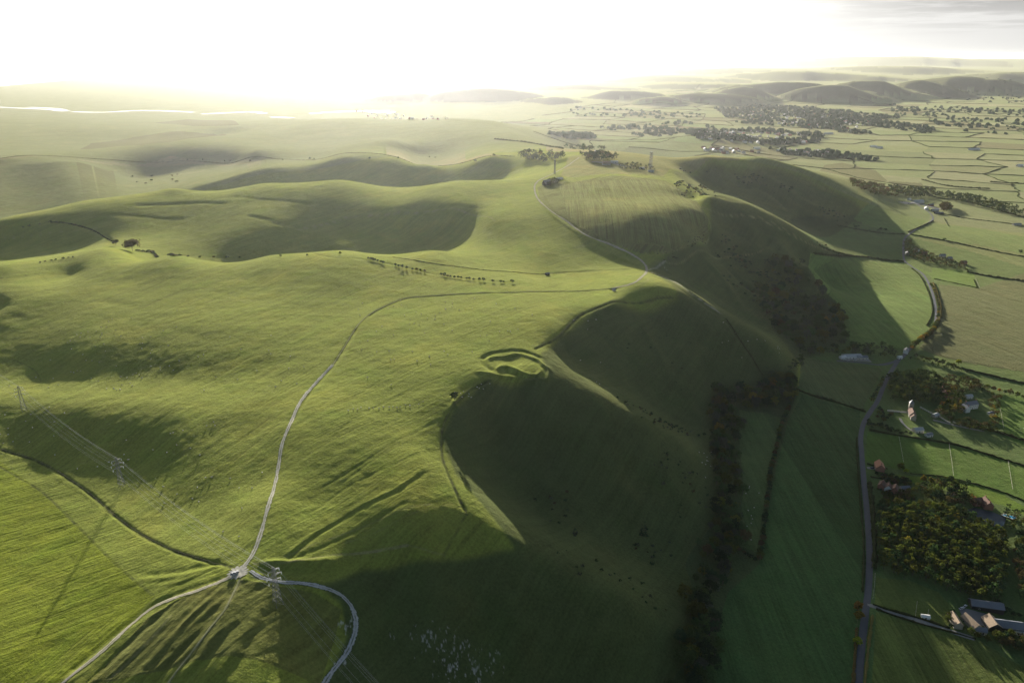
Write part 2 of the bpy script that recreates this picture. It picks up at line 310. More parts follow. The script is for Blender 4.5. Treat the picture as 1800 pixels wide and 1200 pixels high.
# ---------------------------------------------------------------- ground colours: each field its own, by its crop or turf, with shade darkened into the scarp (linear rgb, furrow strength)
GC = np.empty(GX.shape+(4,), np.float32)
GC[:] = (.156,.182,.036,.45)
def mixc(m, c, k=1.0): GC[m] = GC[m]*(1-k) + np.array(c, np.float32)*k
DOWN=(.125,.150,.040,.6); VG=(.06,.125,.035,.25)
vale = (H < 74) & (GX > 0); mixc(vale, (.075,.125,.04,.3))
mixc((RR > 2600), (.13,.15,.06,.3))
paint = [
 ('-60 760 0 795 40 808 80 824 120 848 160 878 200 912 240 942 290 968 340 984 408 1004 400 1012 340 1030 275 1058 230 1092 160 1150 95 1205 -60 1215', (.165,.195,.034,.5)),
 ('-60 770 0 810 70 860 140 925 200 985 270 1048 230 1092 160 1150 95 1205 -60 1215', (.148,.180,.016,.55)),
 ('150 1205 260 1085 300 1060 400 1022 430 1020 560 1045 600 1070 560 1205', (.115,.125,.035,.5)),
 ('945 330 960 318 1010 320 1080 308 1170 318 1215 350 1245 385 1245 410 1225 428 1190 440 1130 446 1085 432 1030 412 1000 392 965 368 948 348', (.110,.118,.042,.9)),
 ('1000 276 1080 268 1180 270 1250 275 1340 276 1300 282 1240 284 1180 296 1165 310 1060 306 1010 312 985 310', (.16,.15,.06,.4)),
 ('0 282 200 284 420 283 700 277 880 275 860 270 600 272 300 274 0 276', (.20,.17,.085,.3)), ('960 255 1080 265 1180 268 1250 274 1180 276 1080 272 960 266', (.19,.165,.085,.3)),
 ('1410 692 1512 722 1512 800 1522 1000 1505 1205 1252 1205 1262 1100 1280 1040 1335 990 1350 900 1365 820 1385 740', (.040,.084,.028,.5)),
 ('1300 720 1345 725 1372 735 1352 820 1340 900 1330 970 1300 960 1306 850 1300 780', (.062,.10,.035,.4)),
 ('1408 626 1480 636 1552 648 1530 690 1516 720 1470 704 1404 680', (.075,.105,.042,.6)),
 ('1425 445 1500 455 1585 460 1632 500 1640 570 1600 612 1500 610 1482 570 1470 530 1440 500 1420 470', (.105,.17,.045,.5)),
 ('1590 462 1640 480 1715 492 1712 506 1640 488 1605 470', (.10,.18,.035,.2)), ('1640 470 1712 478 1716 504 1636 490', (.10,.18,.035,.2)),
 ('1650 500 1720 506 1800 480 1830 500 1830 660 1790 652 1690 636 1640 622 1615 612 1650 570 1652 530', (.105,.108,.056,.9)),
 ('1605 418 1700 440 1800 470 1830 480 1830 452 1700 424 1625 412', (.135,.15,.06,.5)), ('1600 415 1640 392 1720 402 1830 422 1830 452 1720 430', (.105,.16,.05,.4)),
 ('1645 380 1700 384 1830 405 1830 420 1720 402 1650 392', (.15,.165,.07,.5)), ('1540 352 1600 355 1635 378 1632 388 1590 410 1555 408 1500 385', (.085,.15,.045,.3)),
 ('1400 400 1500 390 1590 410 1588 438 1520 448 1460 440 1430 425', (.075,.125,.045,.4)), ('1640 345 1720 352 1775 372 1700 378 1645 366', (.095,.145,.055,.4)),
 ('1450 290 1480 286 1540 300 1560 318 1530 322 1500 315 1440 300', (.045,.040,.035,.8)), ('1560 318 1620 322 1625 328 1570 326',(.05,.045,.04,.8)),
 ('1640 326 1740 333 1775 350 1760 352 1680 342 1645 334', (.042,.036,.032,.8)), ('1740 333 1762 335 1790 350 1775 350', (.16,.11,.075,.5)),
 ('1540 1074 1600 1092 1680 1116 1725 1128 1800 1172 1830 1190 1830 1215 1532 1215', (.085,.115,.03,.9)),
 ('1540 1014 1600 1020 1650 1040 1680 1075 1676 1105 1600 1086 1537 1066', (.10,.135,.035,.4)),
 ('1525 760 1580 765 1670 782 1770 806 1830 830 1830 900 1790 876 1720 858 1680 846 1600 830 1520 810', (.070,.135,.025,.3)),
 ('1545 830 1620 838 1700 848 1760 868 1830 905 1830 920 1770 890 1700 870 1600 846', (.10,.17,.02,.2)),
 ('1745 690 1830 700 1830 800 1770 770 1755 740', (.075,.15,.03,.4)), ('1690 640 1830 668 1830 700 1740 672 1680 655', (.06,.115,.035,.4)),
 ('1090 248 1140 238 1200 238 1260 250 1340 268 1300 274 1230 268 1160 258 1100 254', (.09,.16,.06,.3)), ('1120 262 1180 262 1240 268 1180 270', (.06,.10,.05,.3)),
 ('140 262 160 252 240 240 380 236 400 238 300 250 240 256', (.06,.055,.035,.2)), ('270 216 330 210 410 212 420 220 340 222', (.06,.055,.035,.2)),
 ('0 330 80 312 200 300 205 325 150 345 60 352 0 372', (.085,.09,.045,.3)),
 ('1200 190 1270 180 1320 168 1330 190 1270 200', (.05,.06,.035,.2)), ('1400 185 1440 178 1470 190 1450 196', (.22,.2,.08,.2)), ('1300 205 1370 210 1360 216 1290 212', (.16,.16,.08,.2)),
]
for s, c in paint[:3]: mixc(inpoly(s), c)
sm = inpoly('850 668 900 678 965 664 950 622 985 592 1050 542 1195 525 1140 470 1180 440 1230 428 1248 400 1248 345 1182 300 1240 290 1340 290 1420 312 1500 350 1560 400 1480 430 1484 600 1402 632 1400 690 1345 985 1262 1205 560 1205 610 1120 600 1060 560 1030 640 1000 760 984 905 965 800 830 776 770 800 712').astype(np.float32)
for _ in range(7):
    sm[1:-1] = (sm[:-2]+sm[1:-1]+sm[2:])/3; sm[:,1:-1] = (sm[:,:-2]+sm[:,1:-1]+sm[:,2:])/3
sm = (sm*.85)[...,None]; GC[:] = GC*(1-sm)+np.array((.041,.060,.026,.3), np.float32)*sm       # dull old scarp turf, its colour darkened further to deepen the shade
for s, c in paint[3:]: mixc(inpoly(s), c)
# the wide vale: an old enclosure pattern of fields, drawn as lots on a skewed grid
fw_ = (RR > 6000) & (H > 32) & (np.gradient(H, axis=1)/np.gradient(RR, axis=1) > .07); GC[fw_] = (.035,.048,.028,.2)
lots = []; ga = DEG(27); cg, sg = math.cos(ga), math.sin(ga)
pal = [(.12,.165,.06,.3),(.105,.145,.06,.3),(.15,.175,.08,.3),(.13,.15,.07,.4),(.17,.17,.085,.3),(.085,.12,.055,.3),(.10,.16,.055,.3),(.075,.06,.05,.5),(.19,.185,.10,.2),(.12,.13,.065,.4),(.14,.17,.06,.3)]
NU, NVV = 34, 44; lat = {}
for i in range(NU+1):
    for j in range(NVV+1):
        u = -2600+i*300+random.uniform(-90,90); v = 1500+j*190*(1+j*.02)+random.uniform(-45,45)
        lat[i,j] = (u*cg+v*sg, v*cg-u*sg)
vale_m = (RR > 2250) & (H < 60) & (GX > 350) | ((RR > 3600) & (H < 35))
vx = GX[vale_m]; vy = GY[vale_m]; vc = GC[vale_m]; hedgelines = []
for i in range(NU):
    for j in range(NVV):
        q = [lat[i,j], lat[i+1,j], lat[i+1,j+1], lat[i,j+1]]
        xs = [a for a, b in q]; ys = [b for a, b in q]
        if max(ys) < 1800 or not -42 < math.degrees(math.atan2(sum(xs), sum(ys))) < 42: continue
        bb = np.where((vx > min(xs))&(vx < max(xs))&(vy > min(ys))&(vy < max(ys)))[0]
        if len(bb) == 0: continue
        ins = np.zeros(len(bb), bool); X = vx[bb]; Y = vy[bb]
        for a, b in zip(q, q[1:]+q[:1]): ins ^= ((a[1] > Y) != (b[1] > Y)) & (X < (b[0]-a[0])*(Y-a[1])/(b[1]-a[1]+1e-12)+a[0])
        vc[bb[ins]] = pal[int(random.random()**1.3*len(pal))]
        if ins.sum() > 8:
            if random.random() < .8: hedgelines.append((q[0], q[1]))
            if random.random() < .8: hedgelines.append((q[0], q[3]))
GC[vale_m] = vc
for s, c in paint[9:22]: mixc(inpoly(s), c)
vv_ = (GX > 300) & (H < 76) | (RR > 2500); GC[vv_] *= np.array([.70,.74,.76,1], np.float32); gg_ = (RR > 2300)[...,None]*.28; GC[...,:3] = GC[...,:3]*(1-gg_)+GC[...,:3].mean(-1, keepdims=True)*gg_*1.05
mixc(sea, (.25,.22,.16,.1))
def stroke(s, w, c, k=.8, off=0):
    p = smooth(line(s), 10)
    a, b, D, S = dist_line(p, 3*w+3); m = k*np.exp(-(D/w)**4)*(.75+.5*vnoise(GX[a,b]/6, GY[a,b]/6, 5)); m = np.clip(m, 0, 1)[...,None]
    GC[a,b] = GC[a,b]*(1-m) + np.array(c, np.float32)*m
CH=(.40,.38,.32,.1); WORN=(.20,.19,.09,.2); RANK=(.045,.055,.022,.3)
for s, w, c, k in [
 ('425 1018 412 1040 396 1070 370 1102 340 1142 308 1182 292 1205', 1.3, WORN, .9), ('447 990 480 990 530 983 600 974 680 964 716 958', 1.0, WORN, .9), ('716 958 760 970 782 975', .8, WORN, .4),
 ('300 1082 285 1100 262 1125 230 1158 190 1195', 1.0, WORN, .6), ('660 915 715 890 755 885', .8, WORN, .3), ('500 978 640 925 760 886', .8, WORN, .4), ('600 955 680 925 800 885', .7, WORN, .3),
 ('1137 478 1100 482 1140 490 1120 500 1075 507', 1.2, WORN, .6), ('1075 507 1000 511 900 513 800 516 720 522 680 535 645 556 625 577', 1.3, RANK, .7), ('625 577 605 610 585 641 555 673 528 706', 1.4, RANK, .6),
 ('0 790 40 802 80 818 120 842 160 870 200 905 240 935 290 962 340 980 412 1000', 1.4, RANK, .9), ('1195 523 1150 526 1100 532 1050 541 1020 555 1000 573 985 590 960 605 938 615', 1.5, RANK, .9),
 ('862 668 840 678 815 695 798 712 785 735 777 760 776 790 780 815 795 850 808 880 820 903', 1.3, RANK, .9), ('0 489 30 487 75 480', 1.2, RANK, .6), ('820 903 800 940 780 975', 1.0, RANK, .5),
 ('940 316 800 320 640 328 500 335', 1.6, RANK, .6), ('0 278 200 281 420 283 700 277 905 275', 2.5, RANK, .7), ('0 420 100 408 180 400', 1.2, WORN, .5), ('1110 473 1060 476 965 481', 1.8, RANK, .9), ('965 481 850 475 780 462 700 452', 1.3, RANK, .5),
 ('520 404 580 392 620 380 680 377 760 371 800 367 850 380 870 388', 2.2, WORN, .7), ('0 386 100 368 200 350 240 342', 2, WORN, .5), ('205 300 120 310 60 322 0 340', 2.5, WORN, .6), ('1062 472 1150 440 1190 436 1215 430', .1, WORN, .1),
 ('1137 475 1155 470 1170 458', 1.4, CH, .8), ('1168 461 1200 460 1280 451 1335 443 1342 436', 1.0, WORN, .75), ('1140 478 1180 493 1210 512 1240 533 1270 552', 1.2, CH, .7),
 ('1245 385 1250 400 1247 415 1235 427 1200 436 1150 445', 1.2, WORN, .6), ('1330 380 1400 415 1425 430 1455 440', 1.6, WORN, .6), ('1220 360 1300 378 1370 402 1400 418', 2.0, (.22,.21,.10,.2), .7), ('1340 288 1400 300 1450 318 1492 342', 2.4, WORN, .7),
 ('1000 305 1040 340 1060 365', .9, RANK, .6), ('960 362 1000 380 1040 400', .8, WORN, .1), ('140 1000 210 990 270 1048', .7, RANK, .2), ('-10 815 70 862 140 928 200 988 268 1046', 1.0, RANK, .7),
 ('905 276 920 270 960 272', 2, WORN, .3), ('1280 566 1300 596 1322 628 1345 668', 1.4, RANK, .7), ('20 630 60 650 72 670', .7, RANK, .6), ('290 585 320 600 316 612', .6, RANK, .4),
]: stroke(s, w, c, k)
# bare chalk showing through thin turf on the steep face, and bushes' dark litter
def patch(px, py, rad, c, k, thr=.1, f=5):
    x, y, _ = P(px, py); m = (abs(GX-x) < 2*rad)&(abs(GY-y) < 2*rad); d = np.hypot(GX[m]-x, GY[m]-y)/rad
    n = vnoise(GX[m]/f, GY[m]/f*.5, 31)+.5*vnoise(GX[m]/f*2.7, GY[m]/f*1.3, 32); v = np.clip((n-thr-.6*d)*4, 0, 1)*k
    GC[m] = GC[m]*(1-v[:,None])+np.array(c, np.float32)*v[:,None]
for px, py, rad in ((750,1124,10),(800,1150,12),(830,1178,14),(790,1172,9),(812,1195,12),(870,1160,7),(690,1118,3)): patch(px, py, rad, (.36,.36,.34,.1), .5, .25, 1.3)
for px, py, rad in ((606,1100,4),(596,1168,3),(1172,474,3.5),(1195,432,3)): patch(px, py, rad, (.40,.40,.37,.1), .6, 0, 2)

LAY = np.full(GX.shape, DEG(30), np.float32)
for s, a in [('430 1000 481 860 510 745 555 673 605 608 645 556 720 522 900 513 1190 522 985 590 850 665 778 760 780 815 820 900 700 960 480 1000', 40), ('-60 760 40 808 160 878 290 968 408 1004 270 1048 -60 1215', 73), ('945 330 1010 320 1170 318 1245 385 1190 440 1085 432 1000 392', 3), ('640 460 900 500 1130 480 1100 450 1010 405 940 330 800 400', 44)]: LAY[inpoly(s)] = DEG(a)
LAY[vale] = DEG(2); LAY[(RR > 1250) & (GX < 100)] = DEG(45); LAY[inpoly('1640 500 1800 480 1830 500 1830 660 1640 622')] = DEG(-20)
# ---------------------------------------------------------------- materials
def mat(name): 
    m = bpy.data.materials.new(name); m.use_nodes = True; nt = m.node_tree; nt.nodes.clear(); return m, nt
class N:
    def __init__(s, nt): s.t = nt
    def __call__(s, typ, **kw):
        n = s.t.nodes.new(typ)
        for k, v in kw.items():
            if k.startswith('i_'):
                key = k[2:]; key = int(key) if key.isdigit() else key.replace('_', ' ')
                if hasattr(v, 'node'): s.t.links.new(v, n.inputs[key])
                else: n.inputs[key].default_value = v
            else: setattr(n, k, v)
        return n
    def m(s, op, a, b=0, c=0):
        n = s.t.nodes.new('ShaderNodeMath'); n.operation = op
        for i, v in enumerate((a, b, c)):
            if hasattr(v, 'node'): s.t.links.new(v, n.inputs[i])
            else: n.inputs[i].default_value = v
        return n.outputs[0]
    def noise(s, vec, scale, detail=3, rough=.5, sc=None):
        if sc is not None:
            mp = s('ShaderNodeMapping', i_Vector=vec); mp.inputs['Scale'].default_value = sc[:3]; mp.inputs['Rotation'].default_value[2] = sc[3]; vec = mp.outputs[0]
        return s('ShaderNodeTexNoise', i_Vector=vec, i_Scale=scale, i_Detail=detail, i_Roughness=rough).outputs[0]
    def mix(s, f, a, b, mode='MIX'):
        n = s.t.nodes.new('ShaderNodeMix'); n.data_type = 'RGBA'; n.blend_type = mode
        for i, v in ((0, f), (6, a), (7, b)):
            if hasattr(v, 'node'): s.t.links.new(v, n.inputs[i])
            else: n.inputs[i].default_value = v if i == 0 or len(v) == 4 else (*v, 1)
        return n.outputs[2]
    def ramp(s, f, a, b): return s('ShaderNodeMapRange', i_0=f, i_1=a, i_2=b).outputs[0]
def c4(c): return (c[0], c[1], c[2], 1)
gm, nt = mat('turf'); n = N(nt)
co = n('ShaderNodeNewGeometry').outputs['Position']
att = n('ShaderNodeAttribute', attribute_name='soil'); base = att.outputs['Color']; st = att.outputs['Alpha']
lay = n('ShaderNodeAttribute', attribute_name='lay').outputs['Fac']; cx = n('ShaderNodeSeparateXYZ', i_0=co)      # drill and mowing lines, each field its own way
cs_, sn_ = n.m('COSINE', lay), n.m('SINE', lay); acr = n.m('SUBTRACT', n.m('MULTIPLY', cx.outputs[0], cs_), n.m('MULTIPLY', cx.outputs[1], sn_)); alg = n.m('ADD', n.m('MULTIPLY', cx.outputs[0], sn_), n.m('MULTIPLY', cx.outputs[1], cs_))
drill = n('ShaderNodeTexNoise', i_Vector=n('ShaderNodeCombineXYZ', i_0=n.m('MULTIPLY', acr, .40), i_1=n.m('MULTIPLY', alg, .010)).outputs[0], i_Scale=1.0, i_Detail=2.0, i_Roughness=.6).outputs[0]
drill2 = n('ShaderNodeTexNoise', i_Vector=n('ShaderNodeCombineXYZ', i_0=n.m('MULTIPLY', acr, .13), i_1=n.m('MULTIPLY', alg, .004)).outputs[0], i_Scale=1.0, i_Detail=2.0, i_Roughness=.5).outputs[0]
big = n.noise(co, .006, 4, .55); mid = n.noise(co, .045, 4, .6); fine = n.noise(co, .5, 4, .65); tuft = n.noise(co, 1.6, 3, .6)
v = n.m('ADD', n.m('MULTIPLY', n.m('SUBTRACT', drill, .5), n.m('MULTIPLY', st, 1.7)), 1)
v = n.m('ADD', v, n.m('MULTIPLY', n.m('SUBTRACT', drill2, .5), n.m('MULTIPLY', st, 1.2)))
v = n.m('ADD', v, n.m('MULTIPLY', n.m('SUBTRACT', mid, .5), .55)); v = n.m('ADD', v, n.m('MULTIPLY', n.m('SUBTRACT', big, .5), .5)); v = n.m('ADD', v, n.m('MULTIPLY', n.m('SUBTRACT', fine, .5), 1.1)); v = n.m('ADD', v, n.m('MULTIPLY', n.m('SUBTRACT', tuft, .5), .6))
cb = n('ShaderNodeCombineXYZ', i_0=v, i_1=v, i_2=v).outputs[0]
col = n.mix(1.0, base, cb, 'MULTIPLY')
dry = n.ramp(n.noise(co, .012, 5, .65), .5, .72)
col = n.mix(n.m('MULTIPLY', dry, .6), col, n.mix(1.0, col, (1.35,1.08,1.0), 'MULTIPLY'))
lush = n.ramp(n.noise(co, .02, 4, .6), .52, .68)
col = n.mix(n.m('MULTIPLY', lush, .35), col, n.mix(1.0, col, (.72,1.0,.7), 'MULTIPLY'))
hh = n.m('ADD', n.m('MULTIPLY', fine, .55), n.m('MULTIPLY', tuft, .3)); hh = n.m('ADD', hh, n.m('MULTIPLY', drill, n.m('MULTIPLY', st, 1.3))); hh = n.m('ADD', hh, n.m('MULTIPLY', mid, 2.0))
bump = n('ShaderNodeBump', i_Strength=1.0, i_Distance=.85, i_Height=hh)
bs = n('ShaderNodeBsdfPrincipled', i_Roughness=1.0, i_Normal=bump.outputs[0]); nt.links.new(col, bs.inputs['Base Color']); bs.inputs['Specular IOR Level'].default_value = 0
bs.inputs['Sheen Weight'].default_value = SHEEN; bs.inputs['Sheen Roughness'].default_value = .45; bs.inputs['Sheen Tint'].default_value = (1,.98,.45,1)
nt.links.new(bs.outputs[0], n('ShaderNodeOutputMaterial').inputs[0])

def trackmat(name, c, verge=(.13,.15,.045)):
    m, nt = mat(name); n = N(nt); co = n('ShaderNodeNewGeometry').outputs['Position']; e = n.m('ABSOLUTE', n('ShaderNodeAttribute', attribute_name='across').outputs['Fac'])
    f = n.noise(co, .7, 5, .7); f2 = n.noise(co, .11, 3, .5); vv = n.m('ADD', .35, n.m('ADD', n.m('MULTIPLY', f, .9), n.m('MULTIPLY', f2, .4)))
    cc = n.mix(1.0, c4(c), n('ShaderNodeCombineXYZ', i_0=vv, i_1=vv, i_2=vv).outputs[0], 'MULTIPLY')
    mid_ = n.m('MULTIPLY', n.ramp(e, .30, .06), n.ramp(n.noise(co, .16, 4, .6), .40, .56)); edge = n.ramp(n.m('ADD', e, n.m('MULTIPLY', n.m('SUBTRACT', n.noise(co, .45, 4, .65), .5), 1.5)), .72, .92)
    cc = n.mix(n.m('MAXIMUM', n.m('MULTIPLY', mid_, .85), edge), cc, c4(verge))
    b = n('ShaderNodeBsdfPrincipled', i_Roughness=1.0); b.inputs['Specular IOR Level'].default_value = 0; nt.links.new(cc, b.inputs['Base Color']); nt.links.new(n('ShaderNodeBump', i_Strength=.8, i_Distance=.15, i_Height=f).outputs[0], b.inputs['Normal'])
    nt.links.new(b.outputs[0], n('ShaderNodeOutputMaterial').inputs[0]); return m
def simple(name, c, rough=.8, var=.25, scale=.6, bumpd=0, metal=0, spec=.3):
    m, nt = mat(name); n = N(nt); co = n('ShaderNodeNewGeometry').outputs['Position']
    f = n.noise(co, scale, 4, .6); f2 = n.noise(co, scale*.13, 3, .5)
    vv = n.m('ADD', n.m('MULTIPLY', n.m('SUBTRACT', f, .5), 2*var), n.m('ADD', 1, n.m('MULTIPLY', n.m('SUBTRACT', f2, .5), var*1.5)))
    cc = n.mix(1.0, c4(c), n('ShaderNodeCombineXYZ', i_0=vv, i_1=vv, i_2=vv).outputs[0], 'MULTIPLY')
    b = n('ShaderNodeBsdfPrincipled', i_Roughness=rough, i_Metallic=metal); b.inputs['Specular IOR Level'].default_value = spec; nt.links.new(cc, b.inputs['Base Color'])
    if bumpd: nt.links.new(n('ShaderNodeBump', i_Strength=.8, i_Distance=bumpd, i_Height=f).outputs[0], b.inputs['Normal'])
    nt.links.new(b.outputs[0], n('ShaderNodeOutputMaterial').inputs[0]); return m
def leafmat(name, c, tr=.3):
    m, nt = mat(name); n = N(nt); gp = n('ShaderNodeNewGeometry'); oi = n('ShaderNodeObjectInfo')
    f = n.noise(gp.outputs['Position'], .9, 3, .6); k = n.m('ADD', n.m('MULTIPLY', n.m('SUBTRACT', f, .5), 1.2), n.m('ADD', .72, n.m('MULTIPLY', oi.outputs['Random'], .55)))
    cc = n.mix(1.0, c4(c), n('ShaderNodeCombineXYZ', i_0=k, i_1=k, i_2=k).outputs[0], 'MULTIPLY')
    hs = n('ShaderNodeHueSaturation', i_Color=cc, i_Hue=n.m('ADD', .49, n.m('MULTIPLY', oi.outputs['Random'], .035))).outputs[0]
    d = n('ShaderNodeBsdfDiffuse', i_Color=hs); t = n('ShaderNodeBsdfTranslucent', i_Color=n.mix(1.0, hs, (1.35,1.3,.7), 'MULTIPLY'))
    mx = n('ShaderNodeMixShader', i_0=tr); nt.links.new(d.outputs[0], mx.inputs[1]); nt.links.new(t.outputs[0], mx.inputs[2])
    nt.links.new(mx.outputs[0], n('ShaderNodeOutputMaterial').inputs[0]); return m
LEAF = dict(moss=leafmat('leaves_moss', (.100,.112,.028), .32), dark=leafmat('leaves_dark', (.034,.058,.030), .18), green=leafmat('leaves_green', (.058,.090,.034), .22), olive=leafmat('leaves_olive', (.068,.080,.024)), brown=leafmat('leaves_brown', (.075,.062,.036)),
            gold=leafmat('leaves_gold', (.20,.155,.035), .35), orange=leafmat('leaves_orange', (.25,.14,.04), .35), lime=leafmat('leaves_lime', (.22,.26,.03), .4), grey=leafmat('leaves_grey', (.068,.080,.058), .18))
BARK = simple('bark', (.06,.05,.04)); WOOL = simple('wool', (.48,.46,.39), .95); FACE = simple('sheep_face', (.10,.09,.08))
CHALK = simple('chalk_track', (.35,.33,.265), .95, .9, .55, .15); TRK = trackmat('chalk_path_surface', (.42,.395,.32)); LANE = trackmat('chalk_lane', (.34,.31,.245)); TAR = simple('tarmac', (.062,.066,.074), .8, .2, .5); GRAV = simple('gravel', (.20,.19,.17), .95, .3, .5)
TILE = simple('clay_roof_tiles', (.135,.078,.055), .9, .3, 1.5, .05); SLATE = simple('slate_roof', (.13,.14,.16), .6, .25, 1.2, .04); WHITE = simple('white_render', (.55,.54,.51), .8, .12); FLINT = simple('flint_wall', (.26,.24,.20), .9, .3, 2); BRICK = simple('brick_wall', (.26,.12,.08), .9, .25, 2)
TIN = simple('sheet_roof', (.30,.31,.31), .45, .15, .5, 0, .0, .5); BUFF = simple('buff_tiles', (.30,.22,.15), .9, .3, 1.2, .04); WOOD = simple('weathered_wood', (.17,.14,.10), .9, .3, 3); DARKW = simple('black_boards', (.035,.033,.03), .8); GLASS = simple('window_glass', (.03,.035,.04), .08, .1, .5, 0, 0, .8)
PALEW = simple('pale_boards', (.5,.46,.38), .9); STEEL = simple('galvanised_steel', (.17,.175,.18), .6, .1, .5, 0, .3); PORC = simple('insulator_glass', (.8,.85,.85), .2, .05, 1, 0, 0, .8); WIRE = simple('aluminium_wire', (.40,.40,.40), .5, .05, 1, 0, .4)
CARW = simple('white_paint', (.5,.5,.5), .4, .03); CARD = simple('dark_paint', (.05,.06,.08), .25, .03); TYRE = simple('tyre_rubber', (.02,.02,.02)); POOL = simple('pool_water', (.05,.30,.50), .1, .1, .3, 0, 0, .6); PONDM = simple('pond_water', (.01,.02,.03), .35, .1, .1, 0, 0, .15)
HEDGE = leafmat('hedge_leaves', (.042,.048,.02), .2); HEDGEA = leafmat('hedge_leaves_autumn', (.15,.12,.045), .3); GORSE = leafmat('gorse', (.045,.042,.03), .15)
wm, nt = mat('river_water'); n = N(nt); wv = n.noise(n('ShaderNodeNewGeometry').outputs['Position'], .05, 3)
bb = n('ShaderNodeBsdfPrincipled', i_Roughness=.18); bb.inputs['Base Color'].default_value = (.10,.11,.11,1); nt.links.new(n('ShaderNodeBump', i_Strength=.3, i_Distance=.4, i_Height=wv).outputs[0], bb.inputs['Normal']); nt.links.new(bb.outputs[0], n('ShaderNodeOutputMaterial').inputs[0]); WATER = wm

# ---------------------------------------------------------------- object helpers
def fastmesh(name, v, quads, mats, mi=None, smooth_=False):
    v = np.asarray(v, np.float32).reshape(-1,3); quads = np.asarray(quads, np.int32); k = quads.shape[1]
    me = bpy.data.meshes.new(name); me.vertices.add(len(v)); me.vertices.foreach_set('co', v.ravel())
    me.loops.add(quads.size); me.loops.foreach_set('vertex_index', quads.ravel()); me.polygons.add(len(quads))
    me.polygons.foreach_set('loop_start', np.arange(0, quads.size, k, dtype=np.int32)); me.polygons.foreach_set('loop_total', np.full(len(quads), k, np.int32))
    if mi is not None: me.polygons.foreach_set('material_index', np.asarray(mi, np.int32))
    me.update(); me.validate()
    if smooth_: me.shade_smooth()
    for m in (mats if isinstance(mats, (list, tuple)) else [mats]): me.materials.append(m)
    return me
def link(name, me, parent=None, loc=None, rz=0, sc_=None):
    o = bpy.data.objects.new(name, me); COL.objects.link(o)
    if parent is not None: o.parent = parent
    if loc is not None: o.location = loc
    if rz: o.rotation_euler = (0,0,rz)
    if sc_ is not None: o.scale = sc_ if hasattr(sc_, '__len__') else (sc_,)*3
    return o
def tag(o, label=None, cat=None, group=None, kind=None):
    for k, v in (('label',label),('category',cat),('group',group),('kind',kind)):
        if v: o[k] = v
    return o
class MB:                        # mesh collector: boxes, bars, prisms
    def __init__(s): s.v = []; s.f = []
    def add(s, v, f): b = len(s.v); s.v += [tuple(q) for q in v]; s.f += [tuple(i+b for i in q) for q in f]; return s
    def box(s, c, d, rz=0):
        x, y, z = (q/2 for q in d); cs, sn = math.cos(rz), math.sin(rz)
        vs = [(c[0]+a*x*cs-b*y*sn, c[1]+a*x*sn+b*y*cs, c[2]+e*z) for e in (-1,1) for a, b in ((-1,-1),(1,-1),(1,1),(-1,1))]
        return s.add(vs, [(3,2,1,0),(4,5,6,7),(0,1,5,4),(1,2,6,5),(2,3,7,6),(3,0,4,7)])
    def bar(s, a, b, r, k=4, r2=None):
        a = Vector(a); b = Vector(b); d = (b-a).normalized(); u = d.orthogonal().normalized(); w = d.cross(u); r2 = r if r2 is None else r2
        vs = [a+(u*math.cos(6.2832*i/k)+w*math.sin(6.2832*i/k))*r for i in range(k)] + [b+(u*math.cos(6.2832*i/k)+w*math.sin(6.2832*i/k))*r2 for i in range(k)]
        return s.add(vs, [(i, (i+1)%k, k+(i+1)%k, k+i) for i in range(k)] + [tuple(range(k))[::-1], tuple(range(k, 2*k))])
    def build(s, name, m, parent=None, loc=None, rz=0, sc_=None, smooth_=False):
        me = bpy.data.meshes.new(name); me.from_pydata(s.v, [], s.f); me.materials.append(m); me.update()
        if smooth_: me.shade_smooth()
        return link(name, me, parent, loc, rz, sc_)
def empty(name, loc, rz=0):
    o = bpy.data.objects.new(name, None); COL.objects.link(o); o.location = loc; o.rotation_euler = (0,0,rz); o.empty_display_size = .5; return o
KIDS = {}
def copy_tree(o, parent=None):
    c = o.copy(); COL.objects.link(c)
    if parent is not None: c.parent = parent
    if o.name not in KIDS: KIDS[o.name] = [ch.name for ch in o.children]
    for ch in KIDS[o.name]: copy_tree(bpy.data.objects[ch], c)
    return c

# ---------------------------------------------------------------- ground, tracks, roads, water
i = np.arange(na-1)[:,None]*nr+np.arange(nr-1)[None]
q = np.stack([i, i+1, i+nr+1, i+nr], -1).reshape(-1,4)[:, ::-1]
me = fastmesh('ground', np.stack([GX, GY, H], -1), q, gm, None, True)
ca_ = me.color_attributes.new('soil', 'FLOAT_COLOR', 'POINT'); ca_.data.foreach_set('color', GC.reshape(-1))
la = me.attributes.new('lay', 'FLOAT', 'POINT'); la.data.foreach_set('value', LAY.reshape(-1))
tag(link('ground', me), kind='structure')
if '--' and me.polygons[5000].normal.z < 0: me.flip_normals()
back = MB(); back.add([(-90000,-60000,60),(90000,-60000,60),(90000,60,60),(-90000,60,60)], [(0,1,2,3)]); tag(back.build('ground_behind', gm), kind='structure')
cs = bpy.data.meshes['ground_behind']; a2 = cs.color_attributes.new('soil', 'FLOAT_COLOR', 'POINT'); a2.data.foreach_set('color', [.12,.15,.04,.3]*4)
WORNM = trackmat('worn_turf_path', (.26,.25,.14))
